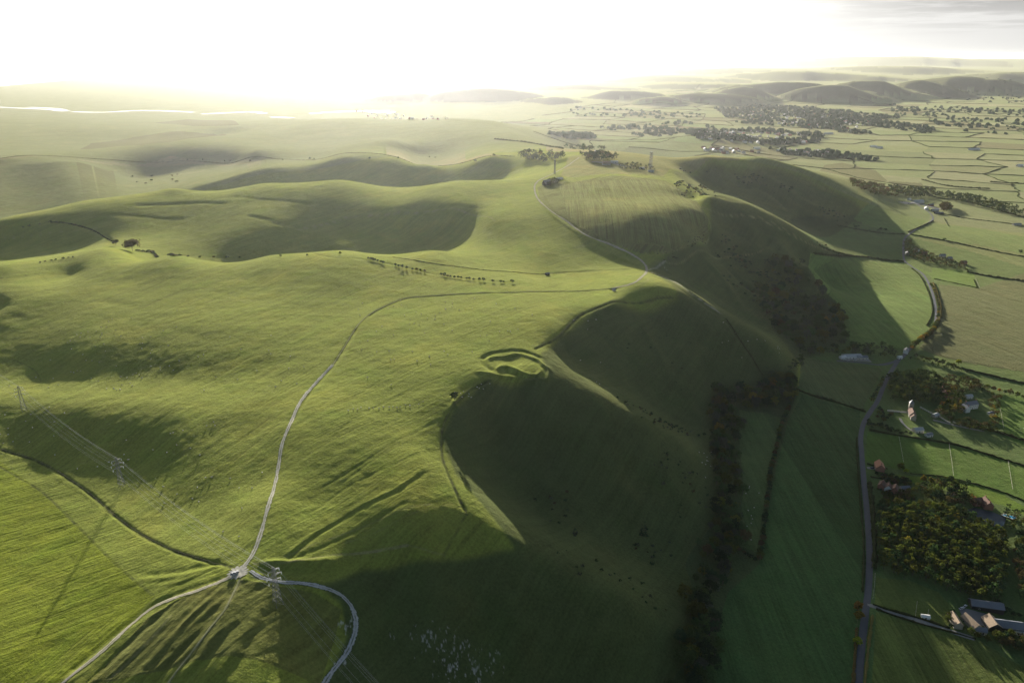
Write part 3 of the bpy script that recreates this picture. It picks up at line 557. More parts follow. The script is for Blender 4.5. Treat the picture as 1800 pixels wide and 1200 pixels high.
def strip(name, s, w, m, lift=.22, cam=0, kind='structure', wj=.22, ext=None, step=3):
    p = smooth(line(s) if isinstance(s, str) else s, step); n_ = len(p); t = np.gradient(p, axis=0); t /= np.linalg.norm(t, axis=1)[:,None]+1e-9; nn = np.stack([-t[:,1], t[:,0]], 1)
    vs = []; W_ = w*(1+wj*vnoise(np.arange(n_)/2.3, np.zeros(n_), 9))
    for k in range(n_):
        for e in (-1,-.5,0,.5,1):
            x, y = p[k]+nn[k]*e*W_[k]/2; vs.append((x, y, Hat(x, y)+lift-(.1 if abs(e) == 1 else 0)))
    f = [(k*5+j, k*5+j+1, k*5+j+6, k*5+j+5) for k in range(n_-1) for j in range(4)]
    me = fastmesh(name, vs, f, m, None, True)
    if me.polygons[0].normal.z < 0: me.flip_normals()
    at_ = me.attributes.new('across', 'FLOAT', 'POINT'); at_.data.foreach_set('value', np.tile([-1,-.5,0,.5,1], n_).astype(np.float32))
    return tag(link(name, me), kind=kind)
T1='410 1012 432 991 447 968 458 938 470 895 481 860 490 815 496 780 510 745 528 706 555 673 585 641'
strip('chalk_path', T1, 3.0, TRK)
strip('path', '585 641 605 610 625 577 645 556 680 537 720 523.5 800 517 900 514 1000 512 1075 508', 1.1, WORNM, .2)
strip('chalk_path', '1076 508 1100 502 1118 495 1130 485 1137 474 1131 462 1112 448 1085 435 1060 425 1030 413 1010 400 995 388 970 372 950 355 941 340 940 326 946 318', 3.9, LANE, .3)
strip('path', '946 318 960 311 975 304 988 297 1003 288 1018 277', 4.2, LANE, .4)
strip('path', '421 1018 411 1040 396 1070 371 1101 341 1141 309 1181 292 1206', 1.5, WORNM, .22)
strip('lane', '414 1010 380 1025 340 1040 300 1053 265 1070 230 1098 190 1135 150 1168 110 1200 92 1214', 3.6, LANE, .25)
strip('chalk_path', '440 1003 460 1015 490 1022 520 1024 560 1030 590 1040 610 1055 622 1075 626 1100 618 1130 600 1160 580 1185 566 1208', 3.0, trackmat('chalk_stone', (.32,.325,.325), (.05,.07,.03)), .25)
jn = P(418,1006); 
mb = MB(); k_ = 48; ring = [(jn[0]+6*math.cos(6.283*a/k_)*(1+.2*math.sin(a*2.1)), jn[1]+5.5*math.sin(6.283*a/k_)*(1+.2*math.cos(a*1.7))) for a in range(k_)]
mb.add([(jn[0], jn[1], Hat(jn[0], jn[1])+.3)]+[(x, y, Hat(x, y)+.28) for x, y in ring], [(0, 1+a, 1+(a+1)%k_) for a in range(k_)]); tag(mb.build('chalk_ground', CHALK), kind='structure')
R1='1508 1212 1513 1150 1520 1085 1526 1040 1528 1000 1528 960 1524 900 1519 850 1515 800 1513 768 1519 742 1531 722 1543 704 1556 672 1568 650 1580 632'
strip('road', R1, 5.4, TAR, .3, wj=.04)
strip('road', '1592 622 1606 606 1626 590 1643 572 1645 545 1638 512 1624 484 1602 468 1590 458 1588 440 1590 420 1602 409 1638 388 1636 376 1622 366 1608 356', 4.6, TAR, .35, wj=.04)
strip('road', '1470 634 1510 637 1550 641 1580 632 1592 622', 5, TAR, .3)
strip('driveway', '1524 1062 1560 1073 1620 1092 1680 1112 1712 1122', 4, GRAV, .3)
strip('driveway', '1560 722 1585 724 1600 724', 4, GRAV, .3); strip('driveway', '1582 735 1588 745 1600 755 1612 760', 3, GRAV, .3); strip('driveway', '1640 738 1665 744 1700 752 1730 758', 4, GRAV, .3)
strip('driveway', '1524 822 1540 824', 4, GRAV, .3); strip('farmyard', '1690 1080 1715 1085 1740 1092 1752 1108', 16, simple('concrete_yard', (.14,.14,.14), .9), .35)
strip('farmyard', '1585 357 1605 357 1630 362 1655 368', 22, GRAV, .5); strip('farmyard', '1040 285 1075 287 1100 293', 12, GRAV, .5)
strip('farmyard', '1475 630 1500 632 1530 634', 10, GRAV, .35)
rv = [line(s) for s in ('-40 186 0 189 40 191 80 193 118 196','50 189 90 191 114 194','128 197 180 198 240 195 300 196 340 198','355 201 400 199 440 197 464 200','478 206 500 207 512 208','545 200 620 196 690 198')]
for p_ in rv: strip('river', p_, 75, WATER, 1.6, wj=.3, step=60)
sq = MB(); L_ = 160000; nv = np.array([-dv[1], dv[0]]); nv = nv if nv@(-c0) < 0 else -nv
sp = [c0-dv*12000-nv*150, c0+dv*L_-nv*150, c0+dv*L_+nv*L_*.5, c0-dv*12000+nv*L_*.5]; sq.add([(a, b, .6) for a, b in sp], [(0,1,2,3)]); so = sq.build('sea', WATER); tag(so, kind='structure')
if so.data.polygons[0].normal.z < 0: so.data.flip_normals()
# ---------------------------------------------------------------- vegetation kinds
def crown(seed, rx, rz, h0, clumps, leaves, ls, irregular=.25):
    r = np.random.default_rng(seed); V = []
    for k in range(clumps):
        a = r.uniform(0, 6.283); e = math.asin(r.uniform(-.55, 1)); d = r.uniform(.45, 1)**.6*(1+r.normal(0, irregular)*.5)
        cx = np.array([math.cos(a)*math.cos(e)*rx*d, math.sin(a)*math.cos(e)*rx*d, h0+rz+math.sin(e)*rz*d]); cr = rx*r.uniform(.22, .42)
        for j in range(leaves):
            u = r.normal(size=3); u /= np.linalg.norm(u); u[2] = abs(u[2])*.8 if r.random() < .6 else u[2]
            c = cx+u*cr*np.array([1,1,.8])*r.uniform(.6, 1.05); nrm = u+r.normal(size=3)*.5; nrm /= np.linalg.norm(nrm)
            t = np.cross(nrm, [0,0,1]+r.normal(size=3)*.3); t /= np.linalg.norm(t); b = np.cross(nrm, t); s_ = ls*r.uniform(.6, 1.3)
            V += [c-t*s_-b*s_*.7, c+t*s_-b*s_*.7, c+t*s_+b*s_*.7, c-t*s_+b*s_*.7]
    return np.array(V)
def limbs(h, r0, rx, seed):
    r = random.Random(seed); mb = MB(); mb.bar((0,0,-.6), (0,0,h*.45), r0, 6, r0*.7)
    for k in range(5):
        a = 6.28*k/5+r.uniform(-.4,.4); mb.bar((0,0,h*(.25+.04*k)), (math.cos(a)*rx*.6, math.sin(a)*rx*.6, h*r.uniform(.55,.8)), r0*.5, 4, r0*.15)
    mb.bar((0,0,h*.45), (0,0,h*.8), r0*.7, 5, r0*.2); return mb
def tree_mesh(name, seed, m, h, rx, cl=42, lv=16, ls=.38, trunkfrac=.22, r0=.28):
    V = crown(seed, rx, h*(1-trunkfrac)/2*.98, h*trunkfrac, cl, lv, ls); nq = len(V)//4; mb = limbs(h, r0, rx, seed)
    v = np.concatenate([V, np.array(mb.v)]); f = [tuple(range(4*k, 4*k+4)) for k in range(nq)]+[tuple(i+len(V) for i in q) for q in mb.f]
    me = bpy.data.meshes.new(name); me.from_pydata(v.tolist(), [], f); me.materials.append(m); me.materials.append(BARK)
    me.polygons.foreach_set('material_index', [0]*nq+[1]*len(mb.f)); me.update(); return me
KINDS = {}
def kind(base, tint, k=0, **kw):
    key = (base, tint, k)
    if key not in KINDS: KINDS[key] = tree_mesh(base, hash_(base, tint, k), LEAF[tint], **kw)
    return KINDS[key]
def hash_(*a): return sum(ord(ch)*(i+3)*31 for i, ch in enumerate(''.join(map(str, a)))) % 99991
SPEC = {'plantation_tree': dict(h=10.5, rx=2.9, cl=30, lv=16, ls=.36), 'woodland_tree': dict(h=11, rx=4.4, cl=46, lv=17, ls=.42), 'hedgerow_tree': dict(h=6, rx=3.0, cl=30, lv=15, ls=.34), 'hawthorn_bush': dict(h=2.6, rx=1.8, cl=16, lv=14, ls=.24, trunkfrac=.05, r0=.09),
        'scrub_bush': dict(h=3.0, rx=2.5, cl=20, lv=15, ls=.3, trunkfrac=.03, r0=.1), 'conifer_tree': dict(h=13, rx=2.9, cl=40, lv=16, ls=.34, trunkfrac=.1)}
DEFER = []
def plant(name, tint, x, y, s=1, label=None, cat=None, group=None, zs=1):
    if name in ('woodland_tree', 'scrub_bush') and group: DEFER.append((math.hypot(x, y)/s, name, tint, x, y, s, label, cat, group, zs)); return
    return plant_now(name, tint, x, y, s, label, cat, group, zs)
def plant_now(name, tint, x, y, s=1, label=None, cat=None, group=None, zs=1):
    me = kind(name, tint, random.randrange(3), **SPEC[name]); o = link(name, me, None, (x, y, Hat(x, y)-.15), random.uniform(0, 6.28), (s, s*random.uniform(.9,1.1), s*zs*random.uniform(.88,1.12)))
    return tag(o, label, cat, group)
def scatter(poly, spacing, n=None, jitter=.45, seedpts=None):
    p = np.array([P(*q)[:2] for q in pts(poly)]); x0, y0 = p.min(0); x1, y1 = p.max(0); out = []
    for a in np.arange(x0, x1, spacing):
        for b in np.arange(y0, y1, spacing*.87):
            x = a+(int(b/spacing/.87)%2)*spacing*.5+random.uniform(-1,1)*jitter*spacing; y = b+random.uniform(-1,1)*jitter*spacing
            c = False
            for u, v in zip(p, np.roll(p, -1, 0)):
                if (u[1] > y) != (v[1] > y) and x < (v[0]-u[0])*(y-u[1])/(v[1]-u[1])+u[0]: c = not c
            if c: out.append((x, y))
    random.shuffle(out); return out[:n] if n else out
def along(s, step, jit=1.0):
    p = smooth(line(s), 3); d = np.r_[0, np.cumsum(np.linalg.norm(np.diff(p, axis=0), axis=1))]; out = []
    q = 0
    while q < d[-1]:
        out.append((np.interp(q, d, p[:,0])+random.uniform(-jit, jit), np.interp(q, d, p[:,1])+random.uniform(-jit, jit))); q += step*random.uniform(.7, 1.35)
    return out
def wt(d): ks = list(d); return random.choices(ks, [d[k] for k in ks])[0]
def settle():
    for nm, lb in (('woodland_tree', 'remaining smaller trees of the farther woods, belts and hamlets'), ('scrub_bush', 'remaining small scrub of the farther slopes')):
        L = sorted([d for d in DEFER if d[1] == nm]); print(nm, len(L))
        for d in L[:298]: plant_now(*d[1:])
        if len(L) > 298: merged(nm, [(d[3], d[4]) for d in L[298:]], nm, lb, 'trees' if 'tree' in nm else 'bushes', None, [d[5] for d in L[298:]], [d[2] for d in L[298:]])
def merged(name, pl, kinds, label, cat, tints, smin=.8, smax=1.2):
    vs = []; fs = []; mi = []; base = 0; mats = []
    for i_, (x, y) in enumerate(pl):
        tn = smax[i_] if tints is None else wt(tints)
        if LEAF[tn] not in mats: mats.append(LEAF[tn])
        me = kind(kinds, tn, 0, **SPEC[kinds]); v = np.empty(len(me.vertices)*3); me.vertices.foreach_get('co', v); v = v.reshape(-1,3)[:960]; v = v.reshape(-1,4,3)[::2].reshape(-1,3); k = len(v)//4
        a = random.uniform(0, 6.28); s = smin[i_] if tints is None else random.uniform(smin, smax); r_ = np.array([[math.cos(a), -math.sin(a), 0],[math.sin(a), math.cos(a), 0],[0,0,1]])
        c_ = v.reshape(-1,4,3).mean(1, keepdims=True); v = ((v.reshape(-1,4,3)-c_)*1.4+c_).reshape(-1,3); vs.append(v@r_.T*s+[x, y, Hat(x, y)]); fs.append(np.arange(4*k).reshape(-1,4)+base); base += 4*k; mi += [mats.index(LEAF[tn])]*k
    o = link(name, fastmesh(name, np.concatenate(vs), np.concatenate(fs), mats, mi)); return tag(o, label, cat, kind='stuff')

# plantation beside the lane
PLT = dict(dark=1.5, green=4, olive=4, moss=6, gold=.15)
pl = scatter('1548 884 1580 888 1640 893 1690 903 1735 925 1768 948 1766 1000 1758 1062 1725 1058 1685 1050 1652 1034 1606 1020 1564 1014 1546 994 1540 940', 6.2, jitter=.38)
for k, (x, y) in enumerate(pl[:300]): plant('plantation_tree', wt(PLT), x, y, random.uniform(.75, 1.15), 'densely packed young tree in the square plantation east of the straight lane', 'tree', 'trees of the square plantation beside the lane')
if len(pl) > 300: merged('plantation_tree', pl[300:], 'plantation_tree', 'rest of the close planted young trees filling the square plantation', 'trees', PLT)
print('plantation', len(pl))
for x, y in scatter('1782 938 1812 945 1812 1062 1784 1050', 6.5): plant('plantation_tree', wt(dict(dark=3, brown=2, olive=2)), x, y, random.uniform(.8,1.2), 'tree of the narrow belt across the dark gap right of the plantation', 'tree', 'trees right of the plantation gap')
WD = dict(dark=4, green=5, olive=3, brown=.6, grey=4, moss=2, gold=.25)
woods = [('1352 452 1398 462 1430 490 1452 520 1476 538 1484 572 1482 604 1440 612 1400 612 1368 590 1345 560 1325 530 1338 505 1350 485', 10, 170, 'woodland tree in the dark hanger at the foot of the scarp below the chalk spur', 'trees of the hanger under the scarp'),
 ('1400 614 1480 612 1545 616 1582 618 1580 630 1530 628 1475 624 1410 622', 8.5, 45, 'tree of the shaded belt behind the nursery sheds', 'trees behind the nursery sheds'),
 ('1246 690 1280 682 1325 688 1350 668 1390 660 1400 682 1384 712 1345 720 1305 716 1272 704', 7, 110, 'tree in the wooded hollow at the foot of the middle combe', 'trees in the hollow below the middle combe'),
 ('1256 712 1286 712 1298 750 1288 800 1298 850 1304 900 1298 955 1280 1010 1256 1050 1234 1040 1236 980 1246 920 1254 870 1252 820 1252 760', 7.6, 150, 'tree in the dark belt running along the foot of the scarp', 'trees of the belt along the scarp foot'),
 ('1222 1050 1250 1056 1252 1110 1248 1215 1190 1215 1204 1140', 7.5, 45, 'broad tree at the near end of the scarp foot belt', 'trees at the near end of the scarp foot belt')]
for s, sp, n_, lb, g in woods:
    q_ = scatter(s, sp, n_); q_ = [(x+random.gauss(0, 3.5), y+random.gauss(0, 3.5)) for x, y in q_]; print(g, len(q_))
    for x, y in q_: plant('woodland_tree', wt(WD), x, y, random.uniform(.6, 1.25)*(1.25 if 'hanger' in lb or 'near end' in lb else 1), lb, 'tree', g)
for s, w in (('1390 655 1402 640 1410 626',7),('1268 700 1255 720 1250 740',7),('1478 604 1500 610 1540 614',7)):
    for x, y in along(s, w, 4): plant('woodland_tree', wt(WD), x, y, random.uniform(.5, .9), 'tree linking the hollow wood to the belts along the scarp foot', 'tree', 'linking trees along the scarp foot')
for px, py, s_ in ((1230,1060,1.5),(1233,1100,1.4),(1236,1150,1.5),(1222,1195,1.3),(1212,1120,1.1)):
    x, y, _ = P(px, py+12); plant('woodland_tree', wt(dict(dark=2, green=3)), x, y, s_, 'largest round crowned trees at the bottom end of the scarp foot belt', 'tree', 'large round trees at the bottom of the belt')
def row(name, s, step, tints, lo, hi, label, cat, group, jit=.8, zs=1):
    out = []
    for x, y in along(s, step, jit): out.append(plant(name, wt(tints), x, y, random.uniform(lo, hi), label, cat, group, zs))
    return out
A = dict(olive=3, brown=2, green=2, dark=1); AU = dict(olive=3, brown=2, gold=.7, green=2, orange=.15)
row('hedgerow_tree','1396 690 1384 722 1374 745 1364 790 1355 830 1350 870 1345 910 1340 950 1334 988', 5.0, dict(dark=3, olive=2, green=2, brown=1), .55, .95, 'small hedgerow tree in the row splitting the narrow pasture from the big green field', 'tree', 'row of trees left of the big green field')
row('hedgerow_tree','1300 968 1318 980 1334 990', 4.5, dict(dark=2, brown=1), .5, .7, 'low tree closing the bottom of the narrow pasture', 'tree', 'trees at the bottom of the narrow pasture')
row('hedgerow_tree','1438 700 1450 702 1462 705', 4.5, dict(dark=2), .5, .7, 'dark bush thickening the hedge above the big green field', 'bush', 'bushes in the hedge above the big field')
row('hedgerow_tree','1602 614 1612 604 1622 596 1634 588 1643 578 1648 566', 5.0, AU, .9, 1.4, 'sunlit autumn tree on the bend of the lane below the ploughed field', 'tree', 'autumn trees on the lane bend')
row('hedgerow_tree','1648 560 1650 540 1644 516 1636 500', 5.5, AU, .5, .8, 'low hedgerow tree lining the lane beside the ploughed field', 'tree', 'small trees lining the upper lane')
row('woodland_tree','1600 634 1620 640 1640 645 1665 650 1680 654', 8, dict(dark=3, green=2, olive=1), .6, .9, 'tree in the double row east of the lane junction', 'tree', 'double row of trees east of the junction')
row('hedgerow_tree','1610 628 1640 636 1670 645 1700 655', 6, dict(dark=3, green=2, olive=2), .8, 1.2, 'bushy tree in the upper row along the ploughed field edge', 'tree', 'bushy trees along the ploughed field edge')
row('hedgerow_tree','1700 668 1720 678 1745 686 1775 694 1812 704', 6.0, AU, .8, 1.3, 'tree in the row throwing long shadows over the bright paddock', 'tree', 'trees throwing shadows on the bright paddock')
row('woodland_tree','1552 668 1546 682 1538 696 1530 708', 7, dict(dark=3, olive=2), .5, .8, 'tree overhanging the lane above the big green field', 'tree', 'trees overhanging the lane')
for s, sp, tints, lb, g, nm, lo, hi in [
 ('1560 666 1600 656 1640 660 1656 680 1652 708 1610 712 1566 706', 6.2, dict(dark=4, green=2, olive=2), 'tree in the dark wood above the church', 'trees in the wood above the church', 'woodland_tree', .7, 1.05),
 ('1625 680 1655 682 1690 690 1690 728 1668 738 1646 730 1652 704 1628 704', 6.2, dict(gold=.8, olive=4, brown=2, orange=.3, green=2), 'autumn coloured tree round the large white house', 'autumn trees round the white house', 'woodland_tree', .6, .95),
 ('1658 738 1700 742 1752 752 1755 762 1720 760 1680 752', 5.4, dict(olive=3, brown=1, dark=2), 'tree in the strip below the large white house', 'trees below the white house', 'woodland_tree', .45, .75),
 ('1735 692 1755 700 1755 752 1738 748', 7, dict(olive=3, brown=1.5, gold=1), 'tree along the paddock fence east of the white house', 'trees along the paddock fence', 'woodland_tree', .5, .85),
 ('1640 668 1680 664 1720 676 1735 690 1700 694 1650 684', 6.8, dict(dark=2, brown=2, grey=1, olive=2), 'tree behind the tall red roofed house', 'trees behind the red roofed house', 'woodland_tree', .5, .85),
 ('1596 866 1640 848 1690 848 1706 866 1694 892 1640 886', 5.6, dict(dark=4, olive=3, brown=2), 'garden tree in the clump above the plantation', 'garden trees above the plantation', 'woodland_tree', .5, .85),
 ('1690 872 1725 880 1716 894 1686 890', 6.5, dict(brown=3, olive=2, orange=.6), 'russet tree by the red brick house near the pond', 'russet trees by the brick house', 'woodland_tree', .5, .75),
 ('1540 866 1600 862 1612 880 1560 884', 5, dict(olive=3, brown=2), 'small tree on the lawn above the plantation', 'small trees on the lawn above the plantation', 'hedgerow_tree', .5, .9),
 ('1536 832 1560 836 1600 846 1604 856 1556 850', 3.6, dict(dark=3, olive=2, brown=1), 'shrub in the front gardens of the cottages', 'garden shrubs by the cottages', 'hedgerow_tree', .4, .85),
 ('1532 858 1545 858 1600 872 1596 878 1545 870', 5, dict(dark=3, olive=2), 'shrub behind the row of cottages', 'shrubs behind the cottages', 'hedgerow_tree', .35, .6),
 ('1765 890 1800 900 1812 930 1775 940 1762 925', 7, dict(dark=3, olive=2, brown=1), 'tree round the swimming pool', 'trees round the swimming pool', 'woodland_tree', .45, .75),
 ('1748 1112 1800 1122 1812 1150 1780 1146 1750 1128', 4.6, dict(olive=3, brown=2, dark=1), 'autumn tree behind the barns at the bottom right', 'autumn trees behind the barns', 'woodland_tree', .5, .75),
 ('1545 720 1570 728 1560 742 1540 740', 6, dict(dark=2, olive=1, brown=1), 'shrub in the churchyard corner by the lane', 'shrubs in the churchyard corner', 'hedgerow_tree', .5, .9),
 ('1526 742 1560 750 1600 764 1598 768 1550 756 1524 750', 5.5, dict(dark=3, green=1), 'bushy hedge tree below the churchyard', 'hedge trees below the churchyard', 'hedgerow_tree', .5, .85),
 ('1586 426 1600 424 1606 436 1640 450 1690 466 1700 478 1660 470 1620 462 1592 450', 10, dict(grey=2, brown=3, olive=3, dark=1), 'tree among the houses of the middle hamlet', 'trees among the hamlet houses', 'woodland_tree', .55, .9),
 ('1492 318 1540 326 1580 340 1578 350 1540 345 1500 332', 15, dict(brown=3, olive=2, green=1, orange=.3), 'autumn tree in the belt behind the far farm', 'autumn trees behind the far farm', 'woodland_tree', 1.0, 1.5),
 ('1560 330 1640 334 1660 346 1600 350 1570 342', 17, dict(dark=3, grey=2, olive=2), 'dark tree behind the far farm sheds', 'dark trees behind the far farm sheds', 'woodland_tree', 1.0, 1.5),
 ('1664 340 1720 348 1780 366 1812 376 1812 384 1760 376 1700 360 1660 350', 14, dict(dark=3, green=1, olive=1), 'tree in the long belt below the brown ploughed field', 'trees in the belt below the brown field', 'woodland_tree', 1.0, 1.5),
 ('1652 366 1664 360 1672 372 1656 376', 8, dict(dark=1, brown=3), 'tree shading the east end of the far farm', 'trees at the east end of the far farm', 'woodland_tree', 1.0, 1.5),
]:
    q_ = scatter(s, sp, 150); print(g, len(q_))
    for x, y in q_: plant(nm, wt(tints), x, y, random.uniform(lo, hi), lb, 'tree' if 'tree' in lb else 'shrub', g)
def one(name, tint, px, py, s, label, cat='tree', zs=1):
    x, y, _ = P(px, py); return plant(name, tint, x, y, s, label, cat, None, zs)
def big_tree(name, tint, px, py, h, rx, label, cat='tree', seed=5, cl=60, lv=20, ls=.4, tf=.25):
    x, y, z = P(px, py); e = tag(empty(name, (x, y, z-.2)), label, cat)
    V = crown(seed, rx, h*(1-tf)/2, h*tf, cl, lv, ls); link('crown', fastmesh('crown', V, np.arange(len(V)).reshape(-1,4), LEAF[tint]), e)
    limbs(h, .35, rx, seed).build('trunk', BARK, e); return e
big_tree('beech_tree','brown',233,441, 19, 11.5, 'broad leafless brown tree alone on the crest with a hedge trailing from it', cl=130, ls=.6)
big_tree('round_bush','olive',204,431, 10, 5.5, 'smaller round tree just left of the broad crest tree')
big_tree('orange_tree','orange',1507,1072, 8, 3.0, 'rust orange autumn tree beside the straight lane, upper of the bright pair', seed=6, cl=50)
big_tree('golden_tree','gold',1509,1088, 7, 3.1, 'golden yellow tree beside the straight lane, lower of the bright pair', seed=8, cl=50)
big_tree('lime_green_tree','lime',1507,1132, 6, 2.7, 'small bright lime green tree on the lane verge near the bottom', seed=9, cl=40)
big_tree('yellow_birch','gold',1622,848, 8, 2.4, 'pale yellow birch on the lawn above the plantation, left one of two', seed=10); big_tree('yellow_birch','gold',1636,850, 7, 2.4, 'pale yellow birch on the lawn above the plantation, right one of two', seed=11)
big_tree('lime_green_tree','lime',1592,830, 4, 2.0, 'little yellow green tree at the paddock corner by the orange roofed house', seed=12)
big_tree('garden_tree','olive',1582,826, 9, 3.0, 'tall olive tree right of the orange roofed house', seed=13)
big_tree('lone_oak','lime',1685,640, 7, 3.3, 'sunlit round tree standing alone at the ploughed field corner', seed=14)
for s, w in (('1672 1080 1668 1090 1674 1104',5),('1690 1106 1715 1120 1745 1128',5),('1752 1062 1768 1076 1800 1086',6)):
    for x, y in along(s, w, 1.5): plant('hedgerow_tree', wt(dict(dark=2, olive=2, brown=1)), x, y, random.uniform(.5, .95), 'bushy tree screening the farmyard barns', 'tree', 'trees screening the farmyard barns')
for px, py, s_, lb in ((1655,858,1.0,'tallest dark conifer in the garden clump'),(1668,852,.9,'dark conifer at the right of the garden clump'),(1677,866,.9,'dark conifer nearest the brick house'),(1700,856,.8,'dark conifer on the paddock edge'),(1642,872,.7,'short dark conifer at the front of the garden clump')): one('conifer_tree','dark',px,py,s_,lb)
one('hedgerow_tree','dark',799,702,1.1,'dark thorn tree with a long shadow at the corner of the scarp fence'); one('hedgerow_tree','green',1660,423,1.2,'round tree on the hedge right of the middle hamlet'); one('hedgerow_tree','dark',1793,446,1.5,'round dark tree at the right edge on the long hedge'); one('hedgerow_tree','dark',1721,334,1.6,'isolated dark tree in the far pasture above the brown field')
one('conifer_tree','dark',1576,334,1.5,'tall dark conifer standing over the far farm belt')
# the thorn line on the plateau and the bushes trailing from the crest tree
for s, st, nm, lo, hi, lb, g in [('648 456 660 459 676 464','4.5','hedgerow_tree',.55,.85,'dark thorn in the first short stretch of the plateau thorn line','thorns in the left stretch of the plateau line'),('695 467 704 470 716 473 735 476 752 478','6','hedgerow_tree',.5,.8,'dark thorn in the middle stretch of the plateau thorn line','thorns in the middle stretch of the plateau line'),('776 484 795 488 815 490 838 493 852 494','6','hedgerow_tree',.5,.8,'dark thorn in the long right stretch of the plateau thorn line','thorns in the right stretch of the plateau line'),
 ('240 441 255 443 270 445 300 448 320 450','4.5','scrub_bush',.6,1.2,'low bush trailing right from the crest tree','bushes trailing from the crest tree'),('330 451 350 452 372 452 410 453 440 452','22','scrub_bush',.7,1.2,'scattered bush on the crest hedge line','scattered bushes on the crest line'),('70 462 90 458 110 455 130 452','9','scrub_bush',.5,.9,'low bush on the left end of the crest','low bushes on the left crest'),
 ('40 400 90 391 110 392 130 396 150 401','14','scrub_bush',.6,1.3,'bush on the curved hedge in the shadowed valley','bushes on the curved valley hedge')]:
    row(nm, s, float(st), dict(dark=3, brown=1, grey=1), lo, hi, lb, 'thorn bush' if 'thorn' in lb else 'bush', g)
for px, py, s_ in ((866,496,.7),(880,497,.6),(900,497,.9),(885,497,.5),(598,447,.6),(540,450,.5),(493,451,.5)): one('hedgerow_tree','dark',px,py,s_,'single small thorn out on the bright plateau')['group'] = 'single thorns on the bright plateau'
for px, py in ((357,283),(395,284),(405,284),(440,284),(497,282),(545,281),(552,281),(700,279),(755,277),(765,278),(835,285),(868,274),(650,281),(330,283)): one('hedgerow_tree','dark',px,py,random.uniform(.8,1.5),'small tree on the long straight far hedge line')['group'] = 'small trees on the far hedge line'
# scrub: scarp bushes
def bushes(poly, n_, label, group, lo=.6, hi=1.2, nm='hawthorn_bush', tints=dict(dark=4, grey=2, brown=1), sp=None):
    p = np.array([P(*q)[:2] for q in pts(poly)]); x0, y0 = p.min(0); x1, y1 = p.max(0); k = 0; t = 0
    while k < n_ and t < 20000:
        t += 1; x, y = random.uniform(x0, x1), random.uniform(y0, y1); c = False
        for u, v in zip(p, np.roll(p, -1, 0)):
            if (u[1] > y) != (v[1] > y) and x < (v[0]-u[0])*(y-u[1])/(v[1]-u[1])+u[0]: c = not c
        if not c or vnoise(np.array([x/38.]), np.array([y/38.]), 44)[0] < random.uniform(-.5, .5): continue
        plant(nm, wt(tints), x, y, random.uniform(lo, hi)*random.uniform(.7, 1), label, 'bush', group); k += 1
bushes('880 820 960 800 1080 850 1180 900 1220 980 1120 990 1000 940 920 880', 34, 'hawthorn bush on the shaded floor of the nearest deep combe', 'hawthorns in the nearest deep combe')
bushes('1140 800 1250 810 1252 880 1230 940 1170 880', 28, 'hawthorn bush on the lower spur above the scarp foot belt', 'hawthorns above the scarp foot belt', .5, 1.1)
bushes('950 950 1010 960 1150 1030 1200 1100 1150 1090 1000 1010', 20, 'hawthorn bush dotted along the dark lowest spur', 'hawthorns on the lowest spur', .4, .9)
bushes('1020 670 1080 690 1150 730 1240 752 1240 766 1160 752 1080 716 1030 690', 60, 'gorse bush in the gully line of the middle combe', 'gorse in the middle combe gully', .5, 1.1)
bushes('1000 610 1100 560 1180 560 1240 620 1200 700 1100 660', 16, 'lone bush high in the middle combe', 'lone bushes in the middle combe', .5, .9)
bushes('1180 318 1240 330 1262 346 1230 352 1200 345 1185 332', 70, 'scrub bush crowding the rim left of the far combe', 'scrub on the far combe rim', .8, 1.5, 'scrub_bush', dict(dark=3, brown=3, grey=3))
bushes('1190 296 1260 294 1330 305 1400 330 1380 352 1330 330 1280 312 1210 306', 60, 'scrub bush high in the far dark combe', 'scrub in the far dark combe', .8, 1.6, 'scrub_bush', dict(dark=4, grey=2))
bushes('1260 400 1340 450 1400 480 1440 520 1400 500 1320 480 1270 440', 55, 'scrub bush on the slope above the hanger', 'scrub above the hanger', .8, 1.5, 'scrub_bush', dict(dark=4, grey=3, brown=1))
bushes('1400 420 1450 430 1480 450 1420 450', 20, 'scrub bush on the toe of the chalk spur', 'scrub on the chalk spur toe', .6, 1.2, 'scrub_bush', dict(dark=3, brown=2))
bushes('1120 452 1200 440 1245 405 1252 420 1215 445 1160 462', 34, 'scrub bush along the rough edge above the saddle', 'scrub above the saddle', .4, .9, 'scrub_bush', dict(dark=2, brown=2, grey=2))
bushes('1440 360 1500 385 1560 405 1540 410 1480 395 1440 380', 40, 'scrub bush on the floor of the far dark combe', 'scrub on the far combe floor', .8, 1.5, 'scrub_bush')
bushes('1250 440 1330 455 1400 540 1380 570 1300 520 1240 480', 50, 'scrub bush on the shaded slope below the slanting path', 'scrub below the slanting path', .7, 1.4, 'scrub_bush')
bushes('230 305 330 300 340 320 240 325', 12, 'small bush on the far shadowed valley side', 'bushes on the far shadowed valley side', 1, 2, 'scrub_bush')
